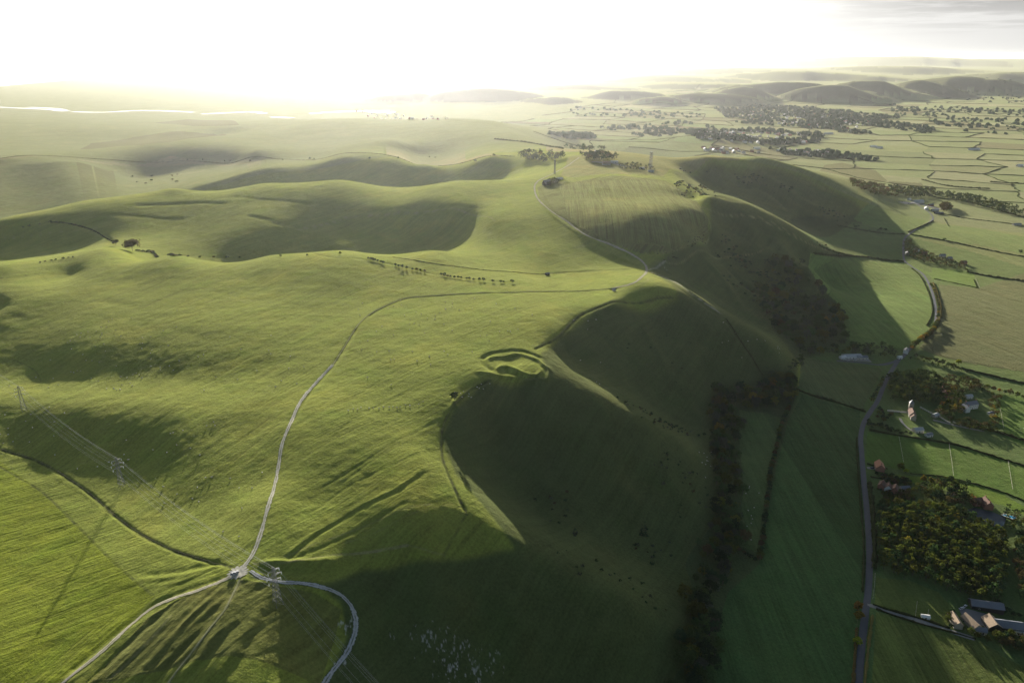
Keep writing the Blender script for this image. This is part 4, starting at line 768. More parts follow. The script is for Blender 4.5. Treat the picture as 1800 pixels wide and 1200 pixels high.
# Truleigh top: tree clumps by the farm
for s, sp, lb, g in [('903 275 925 268 960 272 990 276 988 284 955 288 925 284', 10, 'tree in the clump left of the hilltop road', 'clump left of the hilltop road'), ('1020 276 1050 274 1084 280 1075 285 1030 284', 9, 'tree in the clump around the hilltop farm', 'clump around the hilltop farm'),
  ('994 262 1020 258 1040 260 1066 266 1060 270 1000 268', 10, 'tree in the back clump on the hilltop', 'back clump on the hilltop'), ('1086 293 1110 289 1140 293 1155 300 1120 302 1095 299', 7, 'low tree round the base of the right hand mast', 'low trees round the right mast'), ('955 322 975 316 985 322 965 328', 7, 'low tree by the gabled barn on the track', 'low trees by the gabled barn')]:
    q_ = scatter(s, sp, 60); print(g, len(q_))
    for x, y in q_: plant('woodland_tree', wt(dict(dark=4, grey=2, brown=1)), x, y, random.uniform(1.0, 1.7)*(.5 if 'low' in lb else 1), lb, 'tree', g)
one('conifer_tree','dark',1025,268,1.9,'tallest tree on the hilltop skyline')
settle()
# woods too far and too many to tell tree from tree
fw = []
for s, sp, kp in [('1255 190 1330 183 1420 188 1560 205 1660 215 1640 236 1500 236 1400 224 1290 216',46,.8),('1200 232 1330 226 1450 236 1440 252 1330 256 1220 244',40,.75),('1560 185 1812 195 1812 240 1700 232 1580 215',70,.55),('1050 225 1200 215 1260 225 1180 240 1080 236',45,.5),('960 235 1040 236 1050 244 980 244',26,.7),
  ('1350 262 1480 268 1560 285 1480 280 1370 272',28,.6),('1680 150 1812 155 1812 185 1700 178',160,.7),('1000 190 1250 200 1200 212 1000 205',60,.4)]:
    fw += [q for q in scatter(s, sp) if random.random() < kp and vnoise(np.array([q[0]/240]), np.array([q[1]/240]), 51)[0] > -.35]
print('far wood', len(fw))
def blobwood(name, pl, m, r0, r1, label, cat):
    vs = []; fs = []; b = 0; base = np.array([[1,0,.1],[.5,.87,.1],[-.5,.87,.1],[-1,0,.1],[-.5,-.87,.1],[.5,-.87,.1],[.6,.3,.8],[-.2,.65,.8],[-.6,-.3,.8],[.2,-.65,.8]]); ft = [(0,1,6,6),(1,2,7,6),(2,3,7,7),(3,4,8,7),(4,5,9,8),(5,0,6,9),(6,7,8,9)]
    for x, y in pl:
        r = random.uniform(r0, r1)*(.62 if x < -300 else 1); a = random.uniform(0, 6.28); rr = np.array([[math.cos(a),-math.sin(a)],[math.sin(a),math.cos(a)]]); v = base+rng.normal(0, .13, base.shape); v[:,:2] = v[:,:2]@rr.T
        z = Hat(x, y); vs.append(v*[r, r, r*1.3]+[x, y, z]); vs.append(base*[r*.9, r*.9, -3]+[x, y, z]); fs += [[i+b for i in f] for f in ft if len(set(f)) == 4]; fs += [[b+0,b+1,b+6,b+6],[b+2,b+3,b+7,b+7]]; b += 20
    me = bpy.data.meshes.new(name); me.from_pydata(np.concatenate(vs).tolist(), [], [tuple(dict.fromkeys(f)) for f in fs]); me.materials.append(m); me.update(); return tag(link(name, me), label, cat, kind='stuff')
blobwood('distant_woodland', fw, LEAF['dark'], 9, 19, 'hazy mass of distant trees filling the valley and its villages', 'woodland')

# ---------------------------------------------------------------- hedges
def hedge(s, w_, h_, label, m=None, world=None, step=None, group=None, name='hedge'):
    p = smooth(line(s) if world is None else world, step or 2.2); n_ = len(p)
    if n_ < 2: return
    t = np.gradient(p, axis=0); t /= np.linalg.norm(t, axis=1)[:,None]+1e-9; nn = np.stack([-t[:,1], t[:,0]], 1); vs = []; sd = rng.uniform(0, 900)
    prof_ = [(-.5,-.05),(-.55,.5),(-.32,.92),(0,1.05),(.34,.9),(.55,.48),(.5,-.05)]
    for k in range(n_):
        z = Hat(*p[k]); f = 1+.45*vnoise(np.array([k*.7+sd]), np.array([0.]), 3)[0]
        for a, b in prof_:
            j = rng.normal(0, .09, 2); q = p[k]+nn[k]*(a+j[0])*w_*f; vs.append((q[0], q[1], z+(b+(j[1] if b > 0 else -.3))*h_*f))
    m_ = len(prof_); f = [(k*m_+j, k*m_+j+1, (k+1)*m_+j+1, (k+1)*m_+j) for k in range(n_-1) for j in range(m_-1)]
    me = fastmesh(name, vs, f, m or HEDGE); o = link(name, me); return tag(o, label, 'hedge', group)
HL = [
 ('1400 684 1430 696 1470 707 1522 724', 2.4, 2.2, 'dark hedge dividing the big green field from the dull pasture above it', HEDGE),
 ('1499 1206 1503 1150 1506 1104', 1.8, 1.6, 'clipped hedge left of the lane at the bottom of the picture', HEDGEA), ('1516 1040 1518 1000 1518 950 1514 900 1510 850 1507 800 1506 770', 1.6, 1.5, 'long hedge between the big green field and the lane', HEDGE),
 ('1520 1206 1525 1150 1531 1100 1534 1082', 1.8, 1.8, 'sunlit hedge right of the lane at the bottom of the picture', HEDGEA), ('1536 1000 1537 960 1535 920 1532 880 1528 850', 3.2, 2.8, 'dark hedge between the lane and the plantation', HEDGE),
 ('1534 1062 1570 1074 1620 1088 1670 1104', 1.6, 1.4, 'rough hedge along the upper side of the farm drive', HEDGE), ('1540 1070 1600 1091 1680 1113 1715 1123', 1.2, 1.0, 'low bank hedge along the lower side of the farm drive', HEDGE),
 ('1690 648 1740 660 1800 674 1830 680', 2.4, 2.0, 'hedge along the bottom of the ploughed field at the right edge', HEDGE), ('1620 598 1640 580', 2, 2, 'short hedge on the lane bend', HEDGEA),
 ('1634 580 1652 560 1654 540 1648 515 1640 497', 2.0, 1.8, 'hedge right of the upper lane beside the ploughed field', HEDGEA), ('1629 572 1637 556 1639 540 1632 514 1618 486 1603 472', 1.6, 1.4, 'hedge left of the upper lane beside the bright field', HEDGE),
 ('1430 446 1470 450 1520 452 1560 458 1588 460', 3.2, 2.8, 'dark hedge above the bright shadow edged field', HEDGE), ('1440 432 1480 446 1500 450', 2, 1.8, 'short hedge from the spur toe', HEDGE),
 ('1700 478 1740 486 1800 494 1840 498', 3.2, 2.6, 'thick hedge running right from the middle hamlet', HEDGE), ('1600 412 1660 423 1720 436 1780 448 1840 458', 2.2, 2.0, 'long hedge running right above the olive field', HEDGE),
 ('1470 396 1500 402 1550 410 1590 412', 2.6, 2.2, 'hedge crossing the foot of the far combe', HEDGE), ('1596 408 1620 398 1640 389', 2.2, 2, 'hedge beside the diagonal farm lane', HEDGE),
 ('1640 372 1700 384 1750 390 1810 398', 1.6, 1.4, 'thin hedge right of the far farm', HEDGE), ('1692 352 1720 360 1770 374 1820 388', 3.0, 3.0, 'hedge below the long tree belt', HEDGE), ('1660 384 1668 398', 1.2, 1.2, 'short field hedge below the far farm', HEDGE),
 ('1712 492 1718 506', 1.0, 1.0, 'short hedge at the right end of the small paddock', HEDGE), ('1642 490 1680 498 1718 506', 1.2, 1.1, 'hedge along the bottom of the small bright paddock', HEDGE),
 ('1528 756 1570 764 1622 772 1680 782 1740 800 1812 822', 1.8, 1.6, 'dark hedge under the churchyard and outbuildings', HEDGE), ('1646 836 1700 847 1760 864 1812 885', 1.2, 1.1, 'thin hedge across the bright paddocks', HEDGE), ('1600 832 1646 836', 1.0, .9, 'low hedge behind the lawn of the yellow birches', HEDGE),
 ('1704 746 1760 762 1812 778', 2.6, 2.4, 'thick hedge below the white house paddock', HEDGE), ('1524 815 1560 824', 1.4, 1.2, 'garden hedge above the orange roofed house', HEDGE), ('1530 838 1566 844 1596 850', 1.4, 1.3, 'garden hedge in front of the cottages', HEDGE),
 ('1740 320 1812 324', 3, 3, 'far hedge at the right edge', HEDGE), ('1620 316 1660 326 1700 330 1740 332', 2.6, 3, 'far hedge above the brown ploughed field', HEDGE),
 ('690 452 760 463 830 472 900 478 960 482', .8, .5, 'thin fence side hedge across the valley head', HEDGE),
 ('0 279 200 281.5 420 283 560 280 700 277.5 905 275', 2.0, 1.0, 'long low hedge running straight across the far down', HEDGE), ('90 391 130 395 170 408 200 425', 2.0, 1.4, 'curved hedge in the shadowed valley left of the crest tree', HEDGE),
 ('870 245 900 248 950 255 990 262', 5, 3.5, 'far ragged hedge climbing to the hilltop', HEDGE), ('1276 560 1300 596 1322 628 1342 660', 1.0, .8, 'dark fence line hedge down the chalk spur', HEDGE),
]
for s, w_, h_, lb, m_ in HL: hedge(s, w_, h_, lb, m_)
hh_ = sorted(hedgelines, key=lambda q: math.hypot(q[0][0]+q[1][0], q[0][1]+q[1][1])); cnt = 0; rest = []
def vis(x, y):
    z = Hat(x, y)+2
    if not -36 < math.degrees(math.atan2(x, y)) < 36 or z > 75: return False
    return all(CAMZ+(z-CAMZ)*t > Hat(x*t, y*t)-1 for t in np.linspace(.15, .97, 40))
for a, b in hh_:
    mx_, my_ = (a[0]+b[0])/2, (a[1]+b[1])/2; r = math.hypot(mx_, my_)
    if r < 2300 or r > 11000 or not vis(mx_, my_): continue
    if cnt >= 270: break
    if random.random() < .22: continue
    k = 6; ww = [(a[0]+(b[0]-a[0])*t, a[1]+(b[1]-a[1])*t) for t in np.linspace(0, 1, k)]; ww = [(x+random.uniform(-9,9), y+random.uniform(-9,9)) if 0 < i < k-1 else (x, y) for i, (x, y) in enumerate(ww)]
    hedge('', 1.7+r/3200, 1.4+r/5000, 'distant dark field hedge in the patchwork of the wide valley', None, np.array(ww), 22, 'distant field hedges of the wide valley'); cnt += 1
print('far hedges', cnt)

# ---------------------------------------------------------------- fences
post = MB().box((0,0,.45), (.14,.14,1.3)).build('post', PALEW); pmesh = post.data; bpy.data.objects.remove(post); dmesh = pmesh.copy(); dmesh.materials.clear(); dmesh.materials.append(WOOD)
def fence(s, label, step=5.0, m=None, rails=(1.0,.55), big=1.0):
    p = smooth(line(s), step); L = len(p); dk = 'sheep fence' in label or 'wire' in label or 'valley head' in label; rails = (.9,) if dk else rails; m = WOOD if dk else m
    if L > 100: p = smooth(line(s), step*L/95.0)
    e = tag(empty('fence', (p[0][0], p[0][1], Hat(*p[0]))), label, 'fence'); mb = MB(); o0 = Vector(e.location)
    for k, (x, y) in enumerate(p):
        link('post', dmesh if dk else pmesh, e, Vector((x, y, Hat(x, y)))-o0, 0, big)
        if k:
            for r_ in rails: mb.bar(Vector((*p[k-1], Hat(*p[k-1])+r_))-o0, Vector((x, y, Hat(x, y)+r_))-o0, .05*big)
    mb.build('rail', m or PALEW, e); return e
for s, lb in [('1580 768 1584 788 1588 812','pale fence between the two shaded paddocks below the church'),('1668 780 1672 806 1676 836','pale post and rail fence left of the brightest paddock'),('1772 810 1776 836 1780 860','pale post and rail fence right of the brightest paddock'),('1538 1008 1537 1030 1534 1052','white painted fence on the lane verge by the plantation'),
  ('1612 1058 1609 1082','short pale fence in the paddock nearest the farm drive'),('1632 1072 1630 1088','short pale fence beside the white field shelter'),('1748 692 1758 720 1764 752','white paddock fence with long tree shadows, east of the white house'),('1715 490 1722 506','pale fence at the end of the small bright paddock'),
  ('0 789 40 801 80 817 120 841 160 869 200 904 240 934 290 961 340 979 410 999','sheep fence on the bank between the yellow field and the downland'),('1195 521 1150 524 1100 530 1050 539 1020 553 1000 571 985 588 962 602 940 612','sheep fence following the curved rim of the middle combe'),('848 664 818 692 798 712 785 735 777 760 776 790 782 815 796 850 820 901','sheep fence following the rim of the nearest combe'),
  ('965 481 1010 478 1060 476 1110 472','fence crossing the valley head to the track'), ('1506 1104 1508 1080 1514 1040','wire fence on the lane verge by the orange tree')]: fence(s, lb)

# ---------------------------------------------------------------- pylons, masts, wires
def lattice_tower(e, h, wb, wt_, bays, m, rleg=.12, rbr=.06):
    mb = MB(); c = [(-1,-1),(1,-1),(1,1),(-1,1)]; W_ = lambda z: (wb+(wt_-wb)*(z/h)**.8)/2
    zs = [h*(k/bays)**.9 for k in range(bays+1)]
    for i, (a, b) in enumerate(c): leg = MB(); [leg.bar((a*W_(z0), b*W_(z0), z0), (a*W_(z1), b*W_(z1), z1), rleg) for z0, z1 in zip(zs, zs[1:])]; leg.build('leg', m, e)
    for z0, z1 in zip(zs, zs[1:]):
        for i in range(4):
            a, b = c[i], c[(i+1)%4]; p = lambda q, z: (q[0]*W_(z), q[1]*W_(z), z); mb.bar(p(a, z0), p(b, z1), rbr); mb.bar(p(b, z0), p(a, z1), rbr); mb.bar(p(a, z1), p(b, z1), rbr)
    mb.build('bracing', m, e)
def pylon(x, y, rz, label, h=27):
    z = Hat(x, y); e = tag(empty('electricity_pylon', (x, y, z-.2), rz), label, 'pylon', 'pylons of the line crossing the downs'); lattice_tower(e, h, 4.6, 1.0, 8, STEEL, .11, .05)
    tips = []
    for zz, ln in ((h*.66, 3.9), (h*.79, 4.7), (h*.92, 3.6)):
        arm = MB()
        for sx in (-1, 1):
            for yy in (-.5,.5): arm.bar((0, yy, zz+.9), (sx*ln, 0, zz), .06); arm.bar((0, yy, zz-.1), (sx*ln, 0, zz), .07)
            for t in (.3,.6): arm.bar((sx*ln*t, -.5*(1-t), zz), (sx*ln*t, .5*(1-t), zz+.9*(1-t)), .04)
        arm.build('crossarm', STEEL, e)
        for sx in (-1, 1):
            ins = MB(); [ins.bar((sx*ln, 0, zz-.15-k*.3), (sx*ln, 0, zz-.37-k*.3),   .13, 6, .07) for k in range(6)]; ins.build('insulator', PORC, e)
            c_, s_ = math.cos(rz), math.sin(rz); tips.append((x+sx*ln*c_, y+sx*ln*s_, z+zz-2.1))
    tips.append((x, y, z+h)); return tips
ply = [(P(43,722)[:2], 'lattice pylon at the left edge of the down, beside its own slanting shadow'), (P(215,856)[:2], 'lattice pylon on the bright slope above the yellow field'), (P(489,1062)[:2], 'lattice pylon on the knoll below the track junction')]
d01 = np.array(ply[1][0])-np.array(ply[0][0]); d23 = np.array(ply[2][0])-np.array(ply[1][0])
pm = (ply[0][0][0]-d01[0]*1.3, ply[0][0][1]-d01[1]*1.3); pn = (0.0, 225.0)
allp = [(pm, 'lattice pylon standing out of view to the left')]+ply+[(pn, 'lattice pylon standing below the scarp out of view')]
tipsl = []
for k, ((x, y), lb) in enumerate(allp):
    a = np.array(allp[max(k-1,0)][0]); b = np.array(allp[min(k+1,len(allp)-1)][0]); dd = b-a; tipsl.append(pylon(x, y, math.atan2(dd[1], dd[0])+math.pi/2, lb, 27))
for k in range(len(tipsl)-1):
    for j in range(7):
        a, b = Vector(tipsl[k][j]), Vector(tipsl[k+1][j]); mb = MB(); L = (b-a).length; sag = L*.025; pr = a
        for t in range(1, 15):
            q_ = a.lerp(b, t/14); q_.z -= 4*sag*(t/14)*(1-t/14); mb.bar(pr, q_, .032, 3); pr = q_
        nm = 'earth_wire' if j == 6 else 'power_line'; tag(mb.build(nm, WIRE), ('thin earth wire' if j == 6 else 'sagging pale conductor')+(' reaching off the left edge' if k == 0 else ' between the left edge pylon and the bright slope pylon' if k == 1 else ' between the bright slope pylon and the knoll pylon' if k == 2 else ' descending from the knoll pylon past the bottom edge'), 'power cable', 'power line conductors, span %s' % ('west','upper','middle','lower')[k])
def mast(px, py, h, w_, label):
    x, y, z = P(px, py); e = tag(empty('radio_mast', (x, y, z-.3), .4), label, 'mast'); lattice_tower(e, h, w_*1.5, w_, 7, STEEL, .28, .14)
    d_ = MB()
    for k, zz in enumerate((h*.7, h*.82, h*.93)): d_.bar((w_*.6, 0, zz), (w_*.6+.8, .2, zz), 1.3, 10); d_.bar((-w_*.6, .3, zz-2), (-w_*.6-.7, .3, zz-2), 1.0, 10)
    d_.build('dish', PALEW, e); a_ = MB(); a_.bar((0,0,h), (0,0,h+5), .12); a_.build('antenna', STEEL, e)
    p_ = MB(); [p_.box((0,0,h*k/4), (w_*1.6, w_*1.6, .25)) for k in (1,2,3,4)]; p_.build('platform', STEEL, e); return e
mast(975, 306, 33, 2.0, 'slim lattice radio mast beside the hilltop track'); mast(1143, 300, 45, 4.2, 'broad lattice radio tower right of the hilltop farm')

# ---------------------------------------------------------------- buildings
def house(name, px, py, L, W_, h, rh, roof, wall, rz, label, cat='house', chim=1, win=3, hip=False, xy=None, door=True):
    x, y, z = (P(px, py) if xy is None else (*xy, Hat(*xy))); e = tag(empty(name, (x, y, z-.1), rz), label, cat); w = MB(); a, b = L/2, W_/2
    w.add([(-a,-b,-1),(a,-b,-1),(a,b,-1),(-a,b,-1),(-a,-b,h),(a,-b,h),(a,b,h),(-a,b,h)], [(0,1,5,4),(2,3,7,6)]); r0 = h+rh-.12; 
    w.add([(-a,-b,-1),(-a,b,-1),(-a,b,h),(-a,0,r0),(-a,-b,h)], [(0,4,3,2,1)]); w.add([(a,-b,-1),(a,b,-1),(a,b,h),(a,0,r0),(a,-b,h)], [(0,1,2,3,4)]); w.build('wall', wall, e)
    r = MB(); o = .35; k = h+rh; hz_ = W_/2*.8 if hip else -o; th = .18; sl = rh/b
    for sg in (-1,1):
        vs = [(-a-o, sg*(b+o), h-sl*o), (a+o, sg*(b+o), h-sl*o), (a-hz_, 0, k), (-a+hz_, 0, k)]; vs += [(p[0], p[1], p[2]+th) for p in vs]
        r.add(vs, [(0,1,2,3) if sg > 0 else (3,2,1,0), (7,6,5,4) if sg > 0 else (4,5,6,7), (0,4,5,1) if sg > 0 else (1,5,4,0), (1,5,6,2) if sg > 0 else (2,6,5,1), (0,3,7,4) if sg > 0 else (4,7,3,0)])
    if hip:
        for sg in (-1,1): r.add([(sg*(a+o), -(b+o), h-sl*o+th), (sg*(a+o), b+o, h-sl*o+th), (sg*(a-hz_), 0, k+th)], [(0,1,2) if sg > 0 else (2,1,0)])
    ro = r.build('roof', roof, e)
    for c_ in range(chim):
        cx = (-a+.9 if c_ == 0 else a-.9) if not hip else (-a*.4 if c_ == 0 else a*.4); ch = MB(); ch.box((cx, 0, k+.3), (.9,.7,1.8)); ch.box((cx, 0, k+1.28), (1.1,.9,.16)); ch.bar((cx-.2, 0, k+1.36), (cx-.2, 0, k+1.75), .13, 6); ch.bar((cx+.2, 0, k+1.36), (cx+.2, 0, k+1.75), .13, 6); ch.build('chimney', BRICK, ro)
    fl = 2 if h > 4 else 1
    for sg in (-1,1):
        for f_ in range(fl):
            for q in range(win):
                xx = -a+L*(q+.5)/win
                if door and sg < 0 and f_ == 0 and q == win//2: MB().box((xx, sg*(b+.03), 1.0), (1.0,.1,2.1)).build('door', DARKW, e); continue
                zz = 1.5+2.6*f_; fr = MB().box((xx, sg*(b+.03), zz), (1.3,.1,1.25)).build('window', PALEW, e); MB().box((xx, sg*(b+.09), zz), (1.05,.04,1.0)).build('pane', GLASS, fr)
    return e
H_ = house
H_('nursery_shed',1497,628,26,11,3.2,2.0,TIN,WHITE,.08,'long pale roofed nursery shed in the shade behind the dull pasture','shed',0,5)
H_('nursery_shed',1514,630,16,9,3.0,1.8,SLATE,PALEW,.1,'smaller dark roofed shed right of the long nursery shed','shed',0,3); H_('white_cottage',1481,630,8,6,3,1.8,WHITE,WHITE,.3,'small bright white hut at the left end of the nursery','hut',0,2)
H_('cottage',1592,620,11,6.5,4.6,2.6,SLATE,WHITE,1.0,'white gabled cottage by the shaded lane junction','house',1,3); H_('cottage',1581,630,6,5,3,1.6,WHITE,WHITE,.2,'tiny white outbuilding beside the junction cottage','shed',0,1)
H_('village_house',1657,694,15,7.5,5.4,3.4,TILE,BRICK,1.35,'tall red roofed house amid the dark wood','house',2,4); H_('white_house',1704,716,18,9,6,3,SLATE,WHITE,.3,'large white gabled house among autumn trees','house',2,5); H_('white_house_wing',1696,722,9,7,5.4,3.2,SLATE,WHITE,1.85,'white gabled house front left of the large white house','house',1,2)
H_('garden_house',1702,699,9,6,3.4,1.6,TIN,WHITE,.2,'flat looking pale roofed annex behind the large white house','annex',0,3); H_('stable_block',1742,728,9,5,2.6,1.4,SLATE,WHITE,.4,'small pale shed by the paddock fence','shed',0,2)
H_('village_house',1613,758,11,7,3.4,2.0,TIN,PALEW,.15,'pale flat roofed outbuilding right below the church','outbuilding',0,3); H_('stable_block',1632,766,8,5,2.8,1.6,SLATE,WHITE,.3,'white doored shed right of the pale outbuilding','shed',0,2); H_('garden_house',1644,732,9,5.5,2.8,1.8,TIN,FLINT,.5,'grey roofed shed on the garden wall','shed',0,2)
H_('orange_roofed_house',1545,824,12,8.5,4.8,3.8,simple('orange_tiles',(.42,.20,.12),.9,.25,1.5,.05),BRICK,1.3,'large sunlit orange roofed house beside the lane','house',1,3)
for px, py, rz, lb in ((1549,857,.9,'left cottage of the terrace below the orange roofed house'),(1560,861,1.1,'second cottage of the terrace with a pale gable end'),(1572,864,1.0,'third cottage of the terrace, dark roofed')): H_('terrace_cottage',px,py,8.5,6,4.6,2.8,TILE,WHITE if 'pale' in lb else BRICK,rz,lb,'house',1,2)
H_('garden_house',1590,860,9,5,2.8,1.6,SLATE,PALEW,.1,'long low cream walled garage right of the terrace','garage',0,2); H_('brick_house',1733,890,12,8,5.2,3.2,TILE,BRICK,1.4,'red tiled brick house above the pond','house',2,3); H_('brick_house',1716,886,9,7,4.8,3.0,TILE,BRICK,.2,'red tiled wing left of the pond house','house',1,2); H_('cottage',1672,870,8,6,3,2,SLATE,WHITE,.6,'small house half hidden among the garden conifers','house',0,2)
for px, py, L, W_, h, rh, rf, wl, rz, lb in [(1678,1094,13,6.5,3.4,2.8,BUFF,FLINT,1.45,'left sunlit buff roofed barn in the farmyard'),(1706,1098,14,7,3.6,3.0,BUFF,FLINT,1.75,'middle sunlit buff roofed barn in the farmyard'),(1742,1100,12,10,4.0,3.6,BUFF,DARKW,1.5,'right buff roofed barn with a dark boarded side'),(1732,1068,24,9,4,2.6,SLATE,DARKW,-.22,'long dark roofed shed along the plantation edge'),(1768,1104,22,10,4.5,3.2,SLATE,DARKW,-.2,'wide black barn right of the farmyard'),(1800,1112,16,8,3.5,1.6,TIN,PALEW,-.3,'blue grey sheet roofed shed at the right edge'),(1720,1110,10,5,3,2,SLATE,FLINT,-.3,'low dark outbuilding in front of the farm barns')]:
    H_('barn',px,py,L,W_,h,rh,rf,wl,rz,lb,'barn',0,2)
H_('field_shelter',1626,1086,6,3.4,2.4,.8,WHITE,WHITE,-.2,'little white field shelter by the farm drive','shelter',0,1)
for px, py, L, W_, h, rh, rf, wl, rz, lb in [(1613,356,34,16,5,3,TIN,WHITE,.15,'largest pale roofed barn of the far farm'),(1628,368,18,10,4.5,3,WHITE,WHITE,1.2,'white gabled farm building nearest the lane'),(1643,371,20,9,4,2.4,TIN,PALEW,.1,'pale shed in the middle of the far farm'),(1662,364,24,8,3.6,2,TIN,WHITE,.1,'long low shed at the right of the far farm'),(1636,362,16,8,4,3,SLATE,BRICK,.3,'dark roofed barn inside the far farm'),(1650,376,26,7,3.4,2,SLATE,DARKW,.12,'long dark shed along the front of the far farm'),(1598,352,12,8,3.8,2.6,WHITE,WHITE,.7,'white building at the left of the far farm')]: H_('farm_building',px,py,L,W_,h,rh,rf,wl,rz,lb,'farm building',0,2)
for px, py, rz, wl, lb in [(1594,448,1.2,FLINT,'gabled house at the left end of the middle hamlet'),(1610,442,.4,WHITE,'house behind the first trees of the middle hamlet'),(1624,448,.3,BRICK,'brick house in the centre of the middle hamlet'),(1656,452,.2,WHITE,'wide house right of centre in the middle hamlet'),(1668,457,.4,FLINT,'flint house near the right of the middle hamlet'),(1693,464,.2,BRICK,'last house at the right end of the middle hamlet')]: H_('hamlet_house',px,py,13,7.5,4.6,3,SLATE if wl is not BRICK else TILE,wl,rz,lb,'house',1,3)
H_('field_barn',1787,396,22,9,4,2,SLATE,PALEW,.1,'isolated dark barn in the fields at the right edge','barn',0,3)
H_('gabled_barn',961,325,16,12,4.5,6.5,SLATE,DARKW,.5,'steep dark gabled barn beside the hilltop track','barn',0,2); H_('hilltop_shed',983,316,16,8,3.4,1.8,TIN,PALEW,.5,'pale roofed shed just behind the gabled barn','shed',0,3); H_('hilltop_shed',974,320,9,6,3,1.6,SLATE,WHITE,.6,'small white shed between barn and mast','shed',0,2)
H_('hilltop_farmhouse',1066,290,20,13,4,4.5,BUFF,FLINT,.1,'broad brown roofed farmhouse on the hilltop','farmhouse',1,4); H_('hilltop_shed',1080,286,18,6,3,1.6,WHITE,WHITE,.1,'long white shed behind the hilltop farmhouse','shed',0,4); H_('hilltop_shed',1128,297,12,7,3,1.6,TIN,WHITE,.3,'pale hut left of the broad radio tower','hut',0,2); H_('hilltop_shed',1144,302,14,7,3,1.2,TIN,WHITE,.1,'pale equipment hut at the foot of the broad radio tower','hut',0,2); H_('hilltop_shed',1050,268,14,8,4,2,SLATE,WHITE,.1,'white walled building half hidden in the back hilltop clump','house',0,3)
H_('valley_shed',1079,511,4,2.4,1.6,.6,TIN,PALEW,.2,'tiny trough hut at the bend of the plateau track','hut',0,1,door=False); H_('valley_shed',962,483,6,4,2.4,1,SLATE,DARKW,.4,'tiny dark sheep shelter at the valley head','shelter',0,1,door=False)
# the church
x, y, z = P(1602,730); ch = tag(empty('church', (x, y, z), 1.25), 'flint church with a red tiled nave and a capped tower', 'church')
def gable(mbw, mbr, cx, cy, L, W_, h, rh):
    a, b = L/2, W_/2; mbw.add([(cx-a,cy-b,-1),(cx+a,cy-b,-1),(cx+a,cy+b,-1),(cx-a,cy+b,-1),(cx-a,cy-b,h),(cx+a,cy-b,h),(cx+a,cy+b,h),(cx-a,cy+b,h),(cx-a,cy,h+rh),(cx+a,cy,h+rh)], [(0,1,5,4),(2,3,7,6),(0,4,8,7,3),(1,2,6,9,5)])
    mbr.add([(cx-a-.3,cy-b-.4,h-.3),(cx+a+.3,cy-b-.4,h-.3),(cx+a+.3,cy,h+rh+.2),(cx-a-.3,cy,h+rh+.2),(cx-a-.3,cy+b+.4,h-.3),(cx+a+.3,cy+b+.4,h-.3)], [(0,1,2,3),(3,2,5,4)])
w_ = MB(); r_ = MB(); gable(w_, r_, 0, 0, 17, 7.5, 4.5, 4.2); gable(w_, r_, -11.2, 0, 5.2, 6, 3.8, 3.4); w_.build('nave', FLINT, ch); r_.build('roof', TILE, ch); t_ = MB().box((11,0,5.5), (5,5,13)).build('tower', FLINT, ch); cp = MB(); cp.add([(8.2,-2.8,12),(13.8,-2.8,12),(13.8,2.8,12),(8.2,2.8,12),(11,0,16.5)], [(0,1,4),(1,2,4),(2,3,4),(3,0,4),(3,2,1,0)]); cp.build('tower_cap', SLATE, t_)
for q in range(4):
    for sg in (-1,1): MB().box((-6+4*q, sg*3.78, 2.4), (.9,.1,2.2)).build('window', GLASS, ch)
# churchyard and garden walls
for s, lb in [('1617 716 1628 722 1640 728','pale flint wall running right from the church'),('1650 732 1662 740 1670 744','pale wall stretch left of the kitchen garden'),('1675 742 1690 748','sunlit wall end in the kitchen garden'),('1560 722 1580 724','flint wall on the churchyard front')]:
    p = smooth(line(s), 3); mb = MB()
    for a, b in zip(p[:-1], p[1:]):
        m_ = (a+b)/2; dd = b-a; mb.box((m_[0], m_[1], Hat(*m_)+.6), (np.linalg.norm(dd)+.3, .45, 2.2), math.atan2(dd[1], dd[0]))
    tag(mb.build('garden_wall', PALEW), lb, 'wall')
# pool and pond
def basin(name, s, m, label, cat, lift=.3, rim=None):
    p = [P(*q) for q in pts(s)]; zc = max(Hat(q[0], q[1]) for q in p)+lift; mb = MB(); mb.add([(q[0], q[1], zc) for q in p], [tuple(range(len(p)))])
    e = tag(empty(name, (0,0,0)), label, cat) if rim else None; o = mb.build('water' if rim else name, m, e)
    if o.data.polygons[0].normal.z < 0: o.data.flip_normals()
    if rim:
        r = MB()
        for a, b in zip(p, p[1:]+p[:1]): d_ = Vector(b)-Vector(a); r.box(((a[0]+b[0])/2, (a[1]+b[1])/2, zc-.05), (d_.length+.8, .8, .25), math.atan2(d_.y, d_.x))
        r.build('paving', PALEW, e); return e
    return tag(o, kind='structure')
basin('swimming_pool', '1760 905 1765 903 1787 910 1782 914', POOL, 'bright blue swimming pool edged with pale paving', 'swimming pool', .4, 1)
basin('pond', '1696 897 1712 893 1745 903 1768 914 1764 926 1752 931 1735 920 1712 906', PONDM, '', '', .35)
